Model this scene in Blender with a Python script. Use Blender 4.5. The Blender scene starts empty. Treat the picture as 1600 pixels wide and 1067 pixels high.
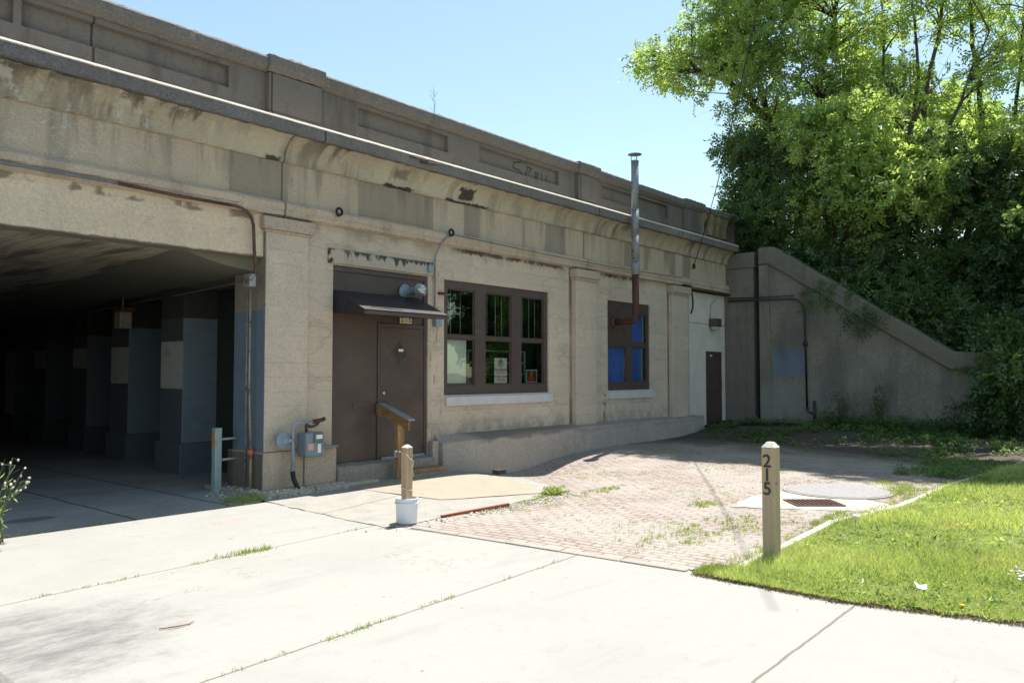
import bpy, bmesh, math, random
import numpy as np
from mathutils import Vector, Matrix
random.seed(7); rng = np.random.default_rng(11)
SC = bpy.context.scene
COL = SC.collection
rad = math.radians

# ---------------------------------------------------------------- camera
CAM_F, CAM_D = 1230.0, 9.54
cam_d = bpy.data.cameras.new("camera"); cam = bpy.data.objects.new("camera", cam_d); COL.objects.link(cam)
az = math.atan(1060 / CAM_F); pt = math.atan(50.5 / CAM_F)
cam.location = (0, -CAM_D, 1.6)
fw = Vector((math.cos(az) * math.cos(pt), math.sin(az) * math.cos(pt), math.sin(pt)))
cam.rotation_euler = fw.to_track_quat('-Z', 'Y').to_euler()
cam_d.sensor_width = 36.0; cam_d.lens = CAM_F * 36.0 / 1600.0
cam_d.clip_start = 0.05; cam_d.clip_end = 1500
SC.camera = cam

# ---------------------------------------------------------------- light
SUN = Vector((0.345, 0.068, 0.935)).normalized()
sun_el = math.asin(SUN.z); sun_rot = math.atan2(SUN.x, SUN.y)
w = bpy.data.worlds.new("World"); SC.world = w; w.use_nodes = True
wn = w.node_tree.nodes; wl = w.node_tree.links
bg = wn["Background"]; sky = wn.new("ShaderNodeTexSky"); sky.sky_type = 'NISHITA'
sky.sun_disc = False; sky.sun_elevation = sun_el; sky.sun_rotation = sun_rot
sky.air_density = 1.0; sky.dust_density = 0.6; sky.ozone_density = 1.0; sky.altitude = 0
tint = wn.new("ShaderNodeMix"); tint.data_type = 'RGBA'; tint.blend_type = 'MULTIPLY'; tint.inputs[0].default_value = 1; tint.inputs[7].default_value = (1.10, 1.10, .92, 1)
wl.new(sky.outputs[0], tint.inputs[6]); wl.new(tint.outputs[2], bg.inputs[0]); bg.inputs[1].default_value = 0.11
sd = bpy.data.lights.new("sun", 'SUN'); so = bpy.data.objects.new("sun", sd); COL.objects.link(so)
sd.energy = 4.6; sd.angle = rad(0.53); sd.color = (1.0, 0.965, 0.91)
so.rotation_euler = SUN.to_track_quat('Z', 'Y').to_euler(); so.location = (10, 5, 30)
vs = SC.view_settings; vs.view_transform = 'Standard'; vs.look = 'None'; vs.exposure = 1.02; vs.gamma = 1.0
SC.cycles.max_bounces = 8; SC.cycles.transparent_max_bounces = 12

# ---------------------------------------------------------------- shader helper
class NT:
    def __init__(s, name, rough=0.9, spec=0.3, metal=0.0):
        s.mat = bpy.data.materials.new(name); s.mat.use_nodes = True
        s.t = s.mat.node_tree; s.n = s.t.nodes; s.bsdf = s.n["Principled BSDF"]
        s.bsdf.inputs["Roughness"].default_value = rough
        s.bsdf.inputs["Specular IOR Level"].default_value = spec
        s.bsdf.inputs["Metallic"].default_value = metal
        g = s.n.new("ShaderNodeNewGeometry"); s.geo = g; s.pos = g.outputs["Position"]
        sp = s.n.new("ShaderNodeSeparateXYZ"); s.t.links.new(s.pos, sp.inputs[0])
        s.x, s.y, s.z = sp.outputs
        s.h = None
    def _in(s, sock, v):
        if v is None: return
        if isinstance(v, (int, float)): sock.default_value = v
        elif isinstance(v, tuple): sock.default_value = v if len(v) != 3 or sock.type != 'RGBA' else (*v, 1)
        else: s.t.links.new(v, sock)
    def m(s, op, a, b=None, c=None, clamp=False):
        n = s.n.new("ShaderNodeMath"); n.operation = op; n.use_clamp = clamp
        s._in(n.inputs[0], a); s._in(n.inputs[1], b); s._in(n.inputs[2], c); return n.outputs[0]
    def vmul(s, v, k):
        n = s.n.new("ShaderNodeVectorMath"); n.operation = 'MULTIPLY'; s._in(n.inputs[0], v); s._in(n.inputs[1], k); return n.outputs[0]
    def noise(s, scale, detail=4, vec=None, rough=0.55, dist=0):
        n = s.n.new("ShaderNodeTexNoise"); n.inputs["Scale"].default_value = scale
        n.inputs["Detail"].default_value = detail; n.inputs["Roughness"].default_value = rough
        n.inputs["Distortion"].default_value = dist
        s.t.links.new(vec or s.pos, n.inputs["Vector"]); return n.outputs["Fac"]
    def vor(s, scale, vec=None, out="Distance", feature='F1'):
        n = s.n.new("ShaderNodeTexVoronoi"); n.feature = feature; n.inputs["Scale"].default_value = scale
        s.t.links.new(vec or s.pos, n.inputs["Vector"]); return n.outputs[out]
    def rng(s, v, a, b, c=0.0, d=1.0):
        n = s.n.new("ShaderNodeMapRange"); n.interpolation_type = 'SMOOTHSTEP'
        s._in(n.inputs[0], v)
        for i, k in enumerate((a, b, c, d)): s._in(n.inputs[i + 1], k)
        return n.outputs[0]
    def lin(s, v, a, b, c=0.0, d=1.0):
        n = s.n.new("ShaderNodeMapRange"); s._in(n.inputs[0], v)
        for i, k in enumerate((a, b, c, d)): s._in(n.inputs[i + 1], k)
        return n.outputs[0]
    def band(s, v, a, b, e=0.02):
        return s.m('MULTIPLY', s.rng(v, a - e, a + e), s.rng(v, b - e, b + e, 1, 0))
    def mix(s, f, a, b, mode='MIX'):
        n = s.n.new("ShaderNodeMix"); n.data_type = 'RGBA'; n.blend_type = mode
        s._in(n.inputs[0], f); s._in(n.inputs[6], a); s._in(n.inputs[7], b); return n.outputs[2]
    def addh(s, v, k):
        t = s.m('MULTIPLY', v, k); s.h = t if s.h is None else s.m('ADD', s.h, t)
    def done(s, color, bump=1.0, rough=None):
        s._in(s.bsdf.inputs["Base Color"], color)
        if rough is not None: s._in(s.bsdf.inputs["Roughness"], rough)
        if s.h is not None:
            b = s.n.new("ShaderNodeBump"); b.inputs["Strength"].default_value = bump; b.inputs["Distance"].default_value = 1.0
            s.t.links.new(s.h, b.inputs["Height"]); s.t.links.new(b.outputs[0], s.bsdf.inputs["Normal"])
        return s.mat

def concrete(name, c, dark=None, light=None, speck=0.5, board=0.0, streak=0.4, stk=(1.6, 1.6, 0.16), blotch=0.5, joints=None, extra=None, rough=0.93):
    """cast concrete: blotches, exposed pebbles, form-board lines, run-off streaks"""
    N = NT(name, rough)
    dark = dark or tuple(k * 0.55 for k in c); light = light or tuple(min(1, k * 1.35) for k in c)
    big = N.noise(0.7, 5); mid = N.noise(4.5, 5, rough=0.65); fine = N.noise(60, 3, rough=0.7)
    col = N.mix(N.m('MULTIPLY', N.rng(big, 0.5, 0.72), blotch), c, light)
    col = N.mix(N.m('MULTIPLY', N.rng(mid, 0.52, 0.75), blotch * 0.8), col, dark)
    col = N.mix(N.lin(fine, 0.3, 0.7, 0.0, 0.28), col, dark)
    gr_ = N.noise(30, 4, rough=0.8)
    col = N.mix(N.rng(gr_, 0.5, 0.68, 0, min(.75, 0.25 + 0.4 * speck)), col, dark); col = N.mix(N.rng(gr_, 0.34, 0.47, min(.6, 0.2 + 0.3 * speck), 0), col, light)
    if streak:
        sv = N.vmul(N.pos, stk)
        s1 = N.noise(1.6, 4, sv, 0.6); s2 = N.noise(5.0, 3, sv, 0.6)
        col = N.mix(N.m('MULTIPLY', N.rng(s1, 0.5, 0.68), streak), col, dark)
        col = N.mix(N.m('MULTIPLY', N.rng(s2, 0.58, 0.75), streak * 0.5), col, light)
    if board:
        zj = N.m('ADD', N.z, N.m('MULTIPLY', N.noise(1.3, 2), 0.02))
        fr = N.m('FRACT', N.m('DIVIDE', zj, 0.195))
        ln = N.m('MULTIPLY', N.rng(fr, 0.0, 0.045, 1, 0), N.rng(N.noise(2.2, 3), 0.42, 0.6))
        row = N.m('FLOOR', N.m('DIVIDE', zj, 0.195))
        wn_ = N.n.new("ShaderNodeTexWhiteNoise"); wn_.noise_dimensions = '1D'; N._in(wn_.inputs["W"], row)
        col = N.mix(N.m('MULTIPLY', wn_.outputs[0], 0.16 * board), col, dark)
        col = N.mix(N.m('MULTIPLY', ln, 0.55 * board), col, tuple(k * 0.6 for k in dark))
        N.addh(ln, -0.004 * board); N.addh(wn_.outputs[0], 0.003 * board)
    if speck:
        v = N.vor(58); pn = N.vor(58, out="Color")
        sepn = N.n.new("ShaderNodeSeparateColor"); N.t.links.new(pn, sepn.inputs[0])
        zone = N.rng(N.noise(1.8, 3), 0.38, 0.62, 0.25, 1)
        st = N.m('MULTIPLY', N.m('MULTIPLY', N.rng(v, 0.26, 0.36, 1, 0), N.rng(sepn.outputs[0], 0.55, 0.95)), zone)
        sk = N.m('MULTIPLY', N.m('MULTIPLY', N.rng(v, 0.2, 0.4, 1, 0), N.rng(sepn.outputs[1], 0.6, 0.7)), zone)
        col = N.mix(N.m('MULTIPLY', sk, 0.5 * speck), col, tuple(k * 0.7 for k in dark))
        col = N.mix(N.m('MULTIPLY', st, min(1, 0.75 * speck)), col, tuple(min(.62, k * 2.1 + .03) for k in c))
        N.addh(N.rng(v, 0.1, 0.5, 1, 0), 0.0035 * speck)
    if joints:
        for (jx, x_only) in joints:
            ln = N.rng(N.m('ABSOLUTE', N.m('SUBTRACT', N.x, jx)), 0.008, 0.02, 1, 0)
            col = N.mix(N.m('MULTIPLY', ln, 0.8), col, tuple(k * 0.35 for k in dark)); N.addh(ln, -0.008)
    if extra: col = extra(N, col)
    N.addh(mid, 0.012); N.addh(fine, 0.003); N.addh(gr_, 0.006 * (0.4 + speck))
    return N.done(col, 0.9)

def plain(name, c, rough=0.5, metal=0.0, spec=0.5, var=0.15, scale=6, rust=0.0, bump=0.0008):
    N = NT(name, rough, spec, metal)
    n = N.noise(scale, 5, rough=0.65)
    col = N.mix(N.lin(n, 0.3, 0.7), tuple(k * (1 - var) for k in c), tuple(min(1, k * (1 + var)) for k in c))
    if rust:
        r = N.rng(N.noise(7, 6, rough=0.7), 0.62 - 0.3 * rust, 0.7 - 0.2 * rust)
        col = N.mix(r, col, (0.13, 0.045, 0.018)); N.bsdf.inputs["Metallic"].default_value = metal * 0.5
    N.addh(N.noise(90, 2), bump)
    return N.done(col, 0.7, N.lin(N.noise(15, 3), 0.3, 0.7, rough - 0.08, min(1, rough + 0.12)))

# ---------------------------------------------------------------- mesh helper
BASE = {}
class MB:
    def __init__(s): s.v = []; s.f = []; s.mi = []; s.sm = []
    def add(s, vs_, fs, mi=0, sm=False):
        o = len(s.v); s.v += [tuple(p) for p in vs_]
        for f in fs: s.f.append([i + o for i in f]); s.mi.append(mi); s.sm.append(sm)
        return s
    def box(s, x0, x1, y0, y1, z0, z1, mi=0, fm=None):
        v = [(x0, y0, z0), (x1, y0, z0), (x1, y1, z0), (x0, y1, z0), (x0, y0, z1), (x1, y0, z1), (x1, y1, z1), (x0, y1, z1)]
        fs = [(3, 2, 1, 0), (4, 5, 6, 7), (0, 1, 5, 4), (1, 2, 6, 5), (2, 3, 7, 6), (3, 0, 4, 7)]   # bottom top -y +x +y -x
        if fm is None: return s.add(v, fs, mi)
        o = len(s.v); s.v += v
        for k, f in enumerate(fs): s.f.append([i + o for i in f]); s.mi.append(fm.get(k, mi)); s.sm.append(False)
        return s
    def hexa(s, pts, mi=0):
        return s.add(pts, [(3, 2, 1, 0), (4, 5, 6, 7), (0, 1, 5, 4), (1, 2, 6, 5), (2, 3, 7, 6), (3, 0, 4, 7)], mi)
    def extr(s, prof, x0, x1, seg=0.12, jit=0.0, mi=0, fn=None, axis='x'):
        """closed profile [(y,z)...] swept along x (counter-clockwise seen from -x), rough edges by jitter"""
        n = max(1, int(abs(x1 - x0) / seg)); k = len(prof); vs_ = []
        for i in range(n + 1):
            x = x0 + (x1 - x0) * i / n
            for j, (y, z) in enumerate(prof):
                dy = dz = 0
                if jit: dy, dz = random.gauss(0, jit), random.gauss(0, jit)
                if fn: a, b = fn(x, j); dy += a; dz += b
                vs_.append((x, y + dy, z + dz) if axis == 'x' else (y + dy, x, z + dz))
        fs = []
        for i in range(n):
            for j in range(k):
                a, b = i * k + j, i * k + (j + 1) % k
                fs.append((a, b, b + k, a + k))
        fs.append(tuple(range(k - 1, -1, -1))); fs.append(tuple(n * k + j for j in range(k)))
        return s.add(vs_, fs, mi)
    def tube(s, pts, r, seg=8, mi=0, cap=True, sm=True):
        pts = [Vector(p) for p in pts]; rs = r if isinstance(r, (list, tuple)) else [r] * len(pts)
        vs_ = []; up = None
        for i, p in enumerate(pts):
            d = (pts[min(i + 1, len(pts) - 1)] - pts[max(i - 1, 0)]).normalized()
            if up is None: up = d.orthogonal().normalized()
            up = (up - d * up.dot(d)); up = up.normalized() if up.length > 1e-6 else d.orthogonal().normalized()
            sd_ = d.cross(up)
            for k in range(seg):
                a = 2 * math.pi * k / seg; vs_.append(p + (up * math.cos(a) + sd_ * math.sin(a)) * rs[i])
        fs = [(i * seg + k, i * seg + (k + 1) % seg, (i + 1) * seg + (k + 1) % seg, (i + 1) * seg + k) for i in range(len(pts) - 1) for k in range(seg)]
        s.add(vs_, fs, mi, sm)
        if cap:
            o = len(s.v) - len(vs_)
            s.f.append([o + k for k in range(seg - 1, -1, -1)]); s.mi.append(mi); s.sm.append(False)
            s.f.append([o + (len(pts) - 1) * seg + k for k in range(seg)]); s.mi.append(mi); s.sm.append(False)
        return s
    def lathe(s, prof, c, axis=(0, 0, 1), seg=24, mi=0, sm=True):
        """prof [(r, h)...] round axis through c"""
        a = Vector(axis).normalized(); u = a.orthogonal().normalized(); v = a.cross(u); c = Vector(c); vs_ = []
        for r, h in prof:
            for k in range(seg):
                t = 2 * math.pi * k / seg; vs_.append(c + a * h + (u * math.cos(t) + v * math.sin(t)) * r)
        n = len(prof)
        fs = [(i * seg + k, i * seg + (k + 1) % seg, (i + 1) * seg + (k + 1) % seg, (i + 1) * seg + k) for i in range(n - 1) for k in range(seg)]
        fs.append(tuple(range(seg - 1, -1, -1))); fs.append(tuple((n - 1) * seg + k for k in range(seg)))
        return s.add(vs_, fs, mi, sm)
    def wall(s, x0, x1, z0, z1, y0, y1, holes, mi=0):
        xs = sorted({x0, x1, *[h[0] for h in holes], *[h[1] for h in holes]}); zs = sorted({z0, z1, *[h[2] for h in holes], *[h[3] for h in holes]})
        def solid(i, j):
            if i < 0 or j < 0 or i >= len(xs) - 1 or j >= len(zs) - 1: return False
            cx, cz = (xs[i] + xs[i + 1]) / 2, (zs[j] + zs[j + 1]) / 2
            return not any(h[0] < cx < h[1] and h[2] < cz < h[3] for h in holes)
        for i in range(len(xs) - 1):
            for j in range(len(zs) - 1):
                if not solid(i, j): continue
                a, b, c, d = xs[i], xs[i + 1], zs[j], zs[j + 1]
                s.add([(a, y0, c), (b, y0, c), (b, y0, d), (a, y0, d)], [(0, 1, 2, 3)], mi)
                s.add([(a, y1, c), (b, y1, c), (b, y1, d), (a, y1, d)], [(3, 2, 1, 0)], mi)
                if not solid(i - 1, j): s.add([(a, y0, c), (a, y0, d), (a, y1, d), (a, y1, c)], [(0, 1, 2, 3)], mi)
                if not solid(i + 1, j): s.add([(b, y0, c), (b, y1, c), (b, y1, d), (b, y0, d)], [(0, 1, 2, 3)], mi)
                if not solid(i, j - 1): s.add([(a, y0, c), (a, y1, c), (b, y1, c), (b, y0, c)], [(0, 1, 2, 3)], mi)
                if not solid(i, j + 1): s.add([(a, y0, d), (b, y0, d), (b, y1, d), (a, y1, d)], [(0, 1, 2, 3)], mi)
        return s
    def build(s, name, mat, parent=None, bevel=0.0, label=None, weld=False):
        base = Vector((0, 0, 0))
        if parent is not None:
            p = parent
            while p is not None: base += Vector(p.location); p = p.parent
        me = bpy.data.meshes.new(name)
        me.from_pydata([tuple(Vector(p) - base) for p in s.v], [], s.f)
        mats = mat if isinstance(mat, (list, tuple)) else [mat]
        for m_ in mats: me.materials.append(m_)
        me.polygons.foreach_set("material_index", s.mi); me.polygons.foreach_set("use_smooth", s.sm)
        if bevel or weld:
            bm = bmesh.new(); bm.from_mesh(me); bmesh.ops.remove_doubles(bm, verts=bm.verts, dist=1e-5)
            if bevel:
                ed = [e for e in bm.edges if len(e.link_faces) == 2 and e.calc_face_angle(0) > 0.5]
                bmesh.ops.bevel(bm, geom=ed, offset=bevel, segments=2, profile=0.5, affect='EDGES', clamp_overlap=True)
            bm.to_mesh(me); bm.free()
        me.update()
        o = bpy.data.objects.new(name, me); COL.objects.link(o); o.parent = parent
        if label: o["label"] = label
        return o
def thing(name, label, cat, loc=(0, 0, 0), group=None):
    o = bpy.data.objects.new(name, None); COL.objects.link(o); o.location = loc; o.empty_display_size = 0.2
    o["label"] = label; o["category"] = cat
    if group: o["group"] = group
    return o
def tag(o, label=None, cat=None, group=None, kind=None):
    for k, v in (("label", label), ("category", cat), ("group", group), ("kind", kind)):
        if v: o[k] = v
    return o
def text_mesh(body, size, extr, name, mat, parent, mtx, space=1.0, align='CENTER', bold=0.0):
    cu = bpy.data.curves.new(name, 'FONT'); cu.body = body; cu.size = size; cu.extrude = extr; cu.align_x = align; cu.align_y = 'CENTER'
    cu.space_character = space; cu.offset = bold
    tmp = bpy.data.objects.new("tmp_text", cu); COL.objects.link(tmp)
    dg = bpy.context.evaluated_depsgraph_get()
    me = bpy.data.meshes.new_from_object(tmp.evaluated_get(dg)); bpy.data.objects.remove(tmp)
    base = Vector((0, 0, 0)); p = parent
    while p is not None: base += Vector(p.location); p = p.parent
    me.transform(Matrix.Translation(-base) @ mtx)
    me.materials.clear(); me.materials.append(mat)
    o = bpy.data.objects.new(name, me); COL.objects.link(o); o.parent = parent
    return o
M_front = Matrix(((1, 0, 0, 0), (0, 0, -1, 0), (0, 1, 0, 0), (0, 0, 0, 1)))      # text facing -y
M_left = Matrix(((0, 0, -1, 0), (-1, 0, 0, 0), (0, 1, 0, 0), (0, 0, 0, 1)))      # text facing -x

def sst(a, b, t):
    t = min(1, max(0, (t - a) / (b - a))); return t * t * (3 - 2 * t)
def gz(x, y):
    """height of the yard"""
    z = 0.10 * sst(11, 14.5, x) * sst(-6.5, -2, y) + 0.27 * sst(16.2, 20, x) * (1 - 0.5 * sst(-7, -14, y))
    z -= 0.25 * math.exp(-((x - 10.75) ** 2) / 1.0 - ((y + 0.9) ** 2) / 0.42)
    return z
def sheet(name, poly, off, mat, res=0.5, parent=None, skirt=0.0, rough=0.0):
    bm = bmesh.new(); vs_ = [bm.verts.new((x, y, 0)) for x, y in poly]; bm.faces.new(vs_)
    xs = [p[0] for p in poly]; ys = [p[1] for p in poly]
    for ax, lo, hi in ((0, min(xs), max(xs)), (1, min(ys), max(ys))):
        t = lo + res
        while t < hi:
            co = [0, 0, 0]; no = [0, 0, 0]; co[ax] = t; no[ax] = 1
            bmesh.ops.bisect_plane(bm, geom=bm.verts[:] + bm.edges[:] + bm.faces[:], plane_co=co, plane_no=no); t += res
    for v in bm.verts: v.co.z = gz(v.co.x, v.co.y) + off + (random.gauss(0, rough) if rough else 0)
    if skirt:
        be = [e for e in bm.edges if e.is_boundary]
        r = bmesh.ops.extrude_edge_only(bm, edges=be)
        for g in r["geom"]:
            if isinstance(g, bmesh.types.BMVert): g.co.z -= skirt
    bmesh.ops.recalc_face_normals(bm, faces=bm.faces)
    up = sum(f.normal.z * f.calc_area() for f in bm.faces)
    if up < 0: bmesh.ops.reverse_faces(bm, faces=bm.faces)
    me = bpy.data.meshes.new(name); bm.to_mesh(me); bm.free(); me.materials.append(mat)
    o = bpy.data.objects.new(name, me); COL.objects.link(o); o.parent = parent
    return o
def rag(poly, step=.12, amp=.012):
    out = []
    for i, (x0, y0) in enumerate(poly):
        x1, y1 = poly[(i + 1) % len(poly)]; L = math.hypot(x1 - x0, y1 - y0); k = max(1, int(L / step))
        for j in range(k): out.append((x0 + (x1 - x0) * j / k + random.gauss(0, amp), y0 + (y1 - y0) * j / k + random.gauss(0, amp)))
    return out
def inside(poly, x, y):
    c = False; n = len(poly)
    for i in range(n):
        x0, y0 = poly[i]; x1, y1 = poly[i - 1]
        if (y0 > y) != (y1 > y) and x < (x1 - x0) * (y - y0) / (y1 - y0) + x0: c = not c
    return c

# ================================================================ MATERIALS
def ex_frieze(N, col):
    # rectangular run-off patches below the cornice, rust specks
    blk = N.noise(1.0, 2, N.vmul(N.pos, (1.5, 1, 0.12)), 0.3)
    col = N.mix(N.m('MULTIPLY', N.rng(blk, 0.5, 0.54), 0.5), col, (0.15, 0.135, 0.115))
    rs = N.noise(6, 4, N.vmul(N.pos, (1, 1, .09)), .6); col = N.mix(N.m('MULTIPLY', N.m('MULTIPLY', N.rng(rs, .5, .64), N.rng(N.z, 4.0, 4.55, .15, 1)), .38), col, (0.14, 0.12, 0.095))
    cr = N.noise(3.0, 4, N.vmul(N.pos, (0.8, 1, 1.6)), 0.6)
    ln = N.rng(N.m('ABSOLUTE', N.m('SUBTRACT', cr, 0.5)), 0.0, 0.006, 1, 0)
    lf = N.m('MULTIPLY', ln, N.rng(N.x, 3.6, 5.0, 1, 0))
    col = N.mix(N.m('MULTIPLY', lf, 0.8), col, (0.7, 0.68, 0.62))
    dr = N.noise(7, 3, N.vmul(N.pos, (1, 1, 0.06)), 0.5)      # white lime runs at the left
    lr = N.m('MULTIPLY', N.rng(dr, 0.62, 0.7), N.m('MULTIPLY', N.rng(N.x, 4.8, 5.6, 1, 0), N.rng(N.z, 4.1, 4.6)))
    return N.mix(N.m('MULTIPLY', lr, 0.6), col, (0.66, 0.64, 0.58))
def ex_cove(N, col):
    wide_ = N.noise(.5, 3)
    sv = N.vmul(N.pos, (1, 0.4, 0.15)); d = N.noise(4, 4, sv, 0.6)
    col = N.mix(N.m('MULTIPLY', N.rng(d, 0.47, 0.62), N.rng(wide_, .42, .6, .25, .85)), col, (0.13, 0.11, 0.085))
    e = N.noise(5, 5, N.vmul(N.pos, (1, 1, 0.5)), 0.7)
    w_ = N.m('MULTIPLY', N.rng(e, 0.53, 0.62), N.rng(N.x, 3.6, 6.2, 1, 0.0))
    col = N.mix(N.m('MULTIPLY', w_, 0.75), col, (0.6, 0.57, 0.5))
    wx_ = N.m('ADD', N.x, N.m('MULTIPLY', N.m('SUBTRACT', N.noise(9, 4), .5), .25)); wz_ = N.m('ADD', N.z, N.m('MULTIPLY', N.m('SUBTRACT', N.noise(14, 4), .5), .12))
    pale = N.m('ADD', N.band(wx_, 5.0, 6.1, .1), N.band(wx_, 7.7, 10.2, .3), clamp=True)
    col = N.mix(N.m('MULTIPLY', pale, .5), col, (0.60, 0.53, 0.41))
    t = N.m('MULTIPLY', N.band(wx_, 7.95, 8.55, .04), N.band(wz_, 4.5, 4.59, .012))
    t = N.m('MAXIMUM', t, N.m('MULTIPLY', N.band(wx_, 9.3, 10.35, .04), N.band(wz_, 4.5, 4.585, .012)))
    t = N.m('MAXIMUM', t, N.m('MULTIPLY', N.band(wx_, 9.62, 9.95, .03), N.band(wz_, 4.62, 4.80, .02)))
    t = N.m('MAXIMUM', t, N.m('MULTIPLY', N.m('MULTIPLY', N.band(wx_, 8.12, 8.36, .03), N.band(wz_, 4.70, 4.82, .02)), .55))
    t = N.m('MAXIMUM', t, N.m('MULTIPLY', N.band(wx_, 5.85, 6.1, .03), N.band(wz_, 4.5, 4.6, .015)))
    return N.mix(N.m('MULTIPLY', t, .92), col, (0.035, 0.034, 0.032))
def ex_wall(N, col):
    # tar line left by old flashing under the string course, drips, rust patch
    zz = N.m('ADD', N.z, N.m('MULTIPLY', N.noise(6, 4), 0.09))
    dr = N.noise(11, 3, N.vmul(N.pos, (1, 1, 0.1)), 0.5)
    th = N.m('ADD', zz, N.m('MULTIPLY', dr, 0.14))
    line = N.m('MULTIPLY', N.rng(th, 3.795, 3.835), N.m('ADD', N.band(N.x, 9.6, 12.75, .25), N.band(N.x, 13.95, 15.6, .2), clamp=True))
    line = N.m('MULTIPLY', line, N.rng(N.noise(2.5, 3), 0.36, 0.5))
    col = N.mix(N.m('MULTIPLY', line, 0.9), col, (0.035, 0.033, 0.032))
    r = N.m('MULTIPLY', N.band(N.x, 14.06, 14.16, .03), N.band(N.z, 0.5, 1.2, .08))
    r = N.m('MULTIPLY', r, N.rng(N.noise(8, 4), 0.42, 0.55))
    col = N.mix(N.m('MULTIPLY', r, 0.85), col, (0.25, 0.10, 0.035))
    r2 = N.m('MULTIPLY', N.band(N.x, 8.98, 9.25, .04), N.m('MULTIPLY', N.rng(N.noise(10, 4, N.vmul(N.pos, (1, 1, .3))), 0.55, 0.62), N.rng(N.z, 3.3, 3.5, 1, 0)))
    col = N.mix(N.m('MULTIPLY', r2, 0.5), col, (0.24, 0.12, 0.06))
    gl_ = N.m('ADD', N.band(N.x, 12.84, 12.93, .02), N.m('ADD', N.band(N.x, 16.80, 16.87, .02), N.m('MULTIPLY', N.band(N.x, 13.63, 13.70, .03), .5)), clamp=True)
    col = N.mix(N.m('MULTIPLY', gl_, N.rng(N.noise(3, 4, N.vmul(N.pos, (1, 1, .4))), .3, .55, .35, .85)), col, (0.12, 0.105, 0.088))
    tp = N.m('MULTIPLY', N.rng(N.z, 3.45, 3.78), N.rng(N.noise(2.2, 5, N.vmul(N.pos, (1, 1, .5)), .65), .42, .62))
    col = N.mix(N.m('MULTIPLY', tp, .55), col, (0.20, 0.165, 0.125))
    un = N.m('MULTIPLY', N.rng(N.m('ABSOLUTE', N.m('SUBTRACT', N.noise(1.0, 4, N.vmul(N.pos, (.5, 1, 1.5))), .5)), .0, .02, 1, 0), .25)
    col = N.mix(un, col, (0.22, 0.19, 0.155))
    low = N.m('MULTIPLY', N.rng(N.z, 0.6, 1.0, 1, 0), N.rng(N.noise(3, 4), 0.4, 0.6))
    return N.mix(N.m('MULTIPLY', low, 0.4), col, (0.15, 0.135, 0.12))
def ex_lintel(N, col):
    dr = N.noise(13, 3, N.vmul(N.pos, (1, 1, 0.12)), 0.55)
    th = N.m('ADD', N.z, N.m('MULTIPLY', dr, 0.42))
    t = N.m('MULTIPLY', N.rng(th, 3.56, 3.60), N.rng(N.noise(3, 3), 0.38, 0.5))
    col = N.mix(N.m('MULTIPLY', t, 0.9), col, (0.04, 0.038, 0.04))
    e = N.m('MULTIPLY', N.rng(N.m('ABSOLUTE', N.m('SUBTRACT', N.x, 8.0)), 0.96, 1.0), N.rng(N.noise(9, 3), 0.45, 0.55))
    return N.mix(e, col, (0.10, 0.04, 0.02))
def ex_beam(N, col):
    bs = N.m('MULTIPLY', N.rng(N.m('ADD', N.z, N.m('MULTIPLY', N.noise(5, 4), 0.06)), 3.215, 3.235, 1, 0), 0.75)
    col = N.mix(bs, col, (0.07, 0.06, 0.05))
    up = N.m('MULTIPLY', N.rng(N.m('ADD', N.z, N.m('MULTIPLY', N.noise(4, 5), 0.12)), 3.72, 3.76), N.rng(N.noise(3, 4), 0.45, 0.55))
    return N.mix(N.m('MULTIPLY', up, 0.7), col, (0.10, 0.085, 0.07))
m_wall = concrete("wall_concrete", (0.637, 0.507, 0.391), speck=0.55, board=1.0, streak=0.25, blotch=0.55, extra=ex_wall, dark=(0.34, 0.295, 0.245))
m_pil = concrete("pilaster_concrete", (0.617, 0.495, 0.389), speck=0.6, board=0.9, streak=0.25, blotch=0.5, dark=(0.34, 0.295, 0.245))
m_cap = concrete("capital_concrete", (0.500, 0.392, 0.304), speck=1.0, streak=0.3)
m_base = concrete("base_concrete", (0.517, 0.408, 0.310), speck=1.2, streak=0.35, board=0.3, joints=[(6.47, 0)])
m_beam = concrete("beam_concrete", (0.735, 0.572, 0.417), dark=(0.36, 0.31, 0.24), speck=0.4, board=0.5, streak=0.2, blotch=0.4, extra=ex_beam)
m_frieze = concrete("frieze_concrete", (0.567, 0.443, 0.326), dark=(0.25, 0.225, 0.19), speck=0.45, board=0.25, streak=0.45, joints=[(6.15, 0), (13.37, 0)], extra=ex_frieze)
m_cove = concrete("cove_concrete", (0.497, 0.429, 0.321), dark=(0.29, 0.255, 0.205), speck=0.5, streak=0.4, stk=(1.6, .5, .16), joints=[(6.15, 0)], extra=ex_cove)
m_fascia = concrete("fascia_concrete", (0.202, 0.181, 0.173), speck=1.0, streak=0.35, blotch=0.6, joints=[(6.6, 0), (13.4, 0), (16.9, 0)], light=(0.3, 0.28, 0.25))
m_wash = concrete("wash_concrete", (0.546, 0.501, 0.429), speck=0.6, streak=0)
m_para = concrete("parapet_concrete", (0.207, 0.178, 0.157), speck=0.65, streak=0.7, blotch=0.6, light=(0.24, 0.20, 0.16), joints=[(6.1, 0), (13.55, 0), (18.2, 0), (3.75, 0)])
m_copg = concrete("coping_concrete", (0.217, 0.192, 0.176), speck=1.0, streak=0.4, light=(0.28, 0.25, 0.2))
m_string = concrete("string_concrete", (0.550, 0.431, 0.326), speck=0.8, streak=0.5, joints=[(6.15, 0), (13.37, 0)])
m_lintel = concrete("lintel_concrete", (0.525, 0.439, 0.357), speck=0.7, streak=0.2, extra=ex_lintel)
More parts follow.
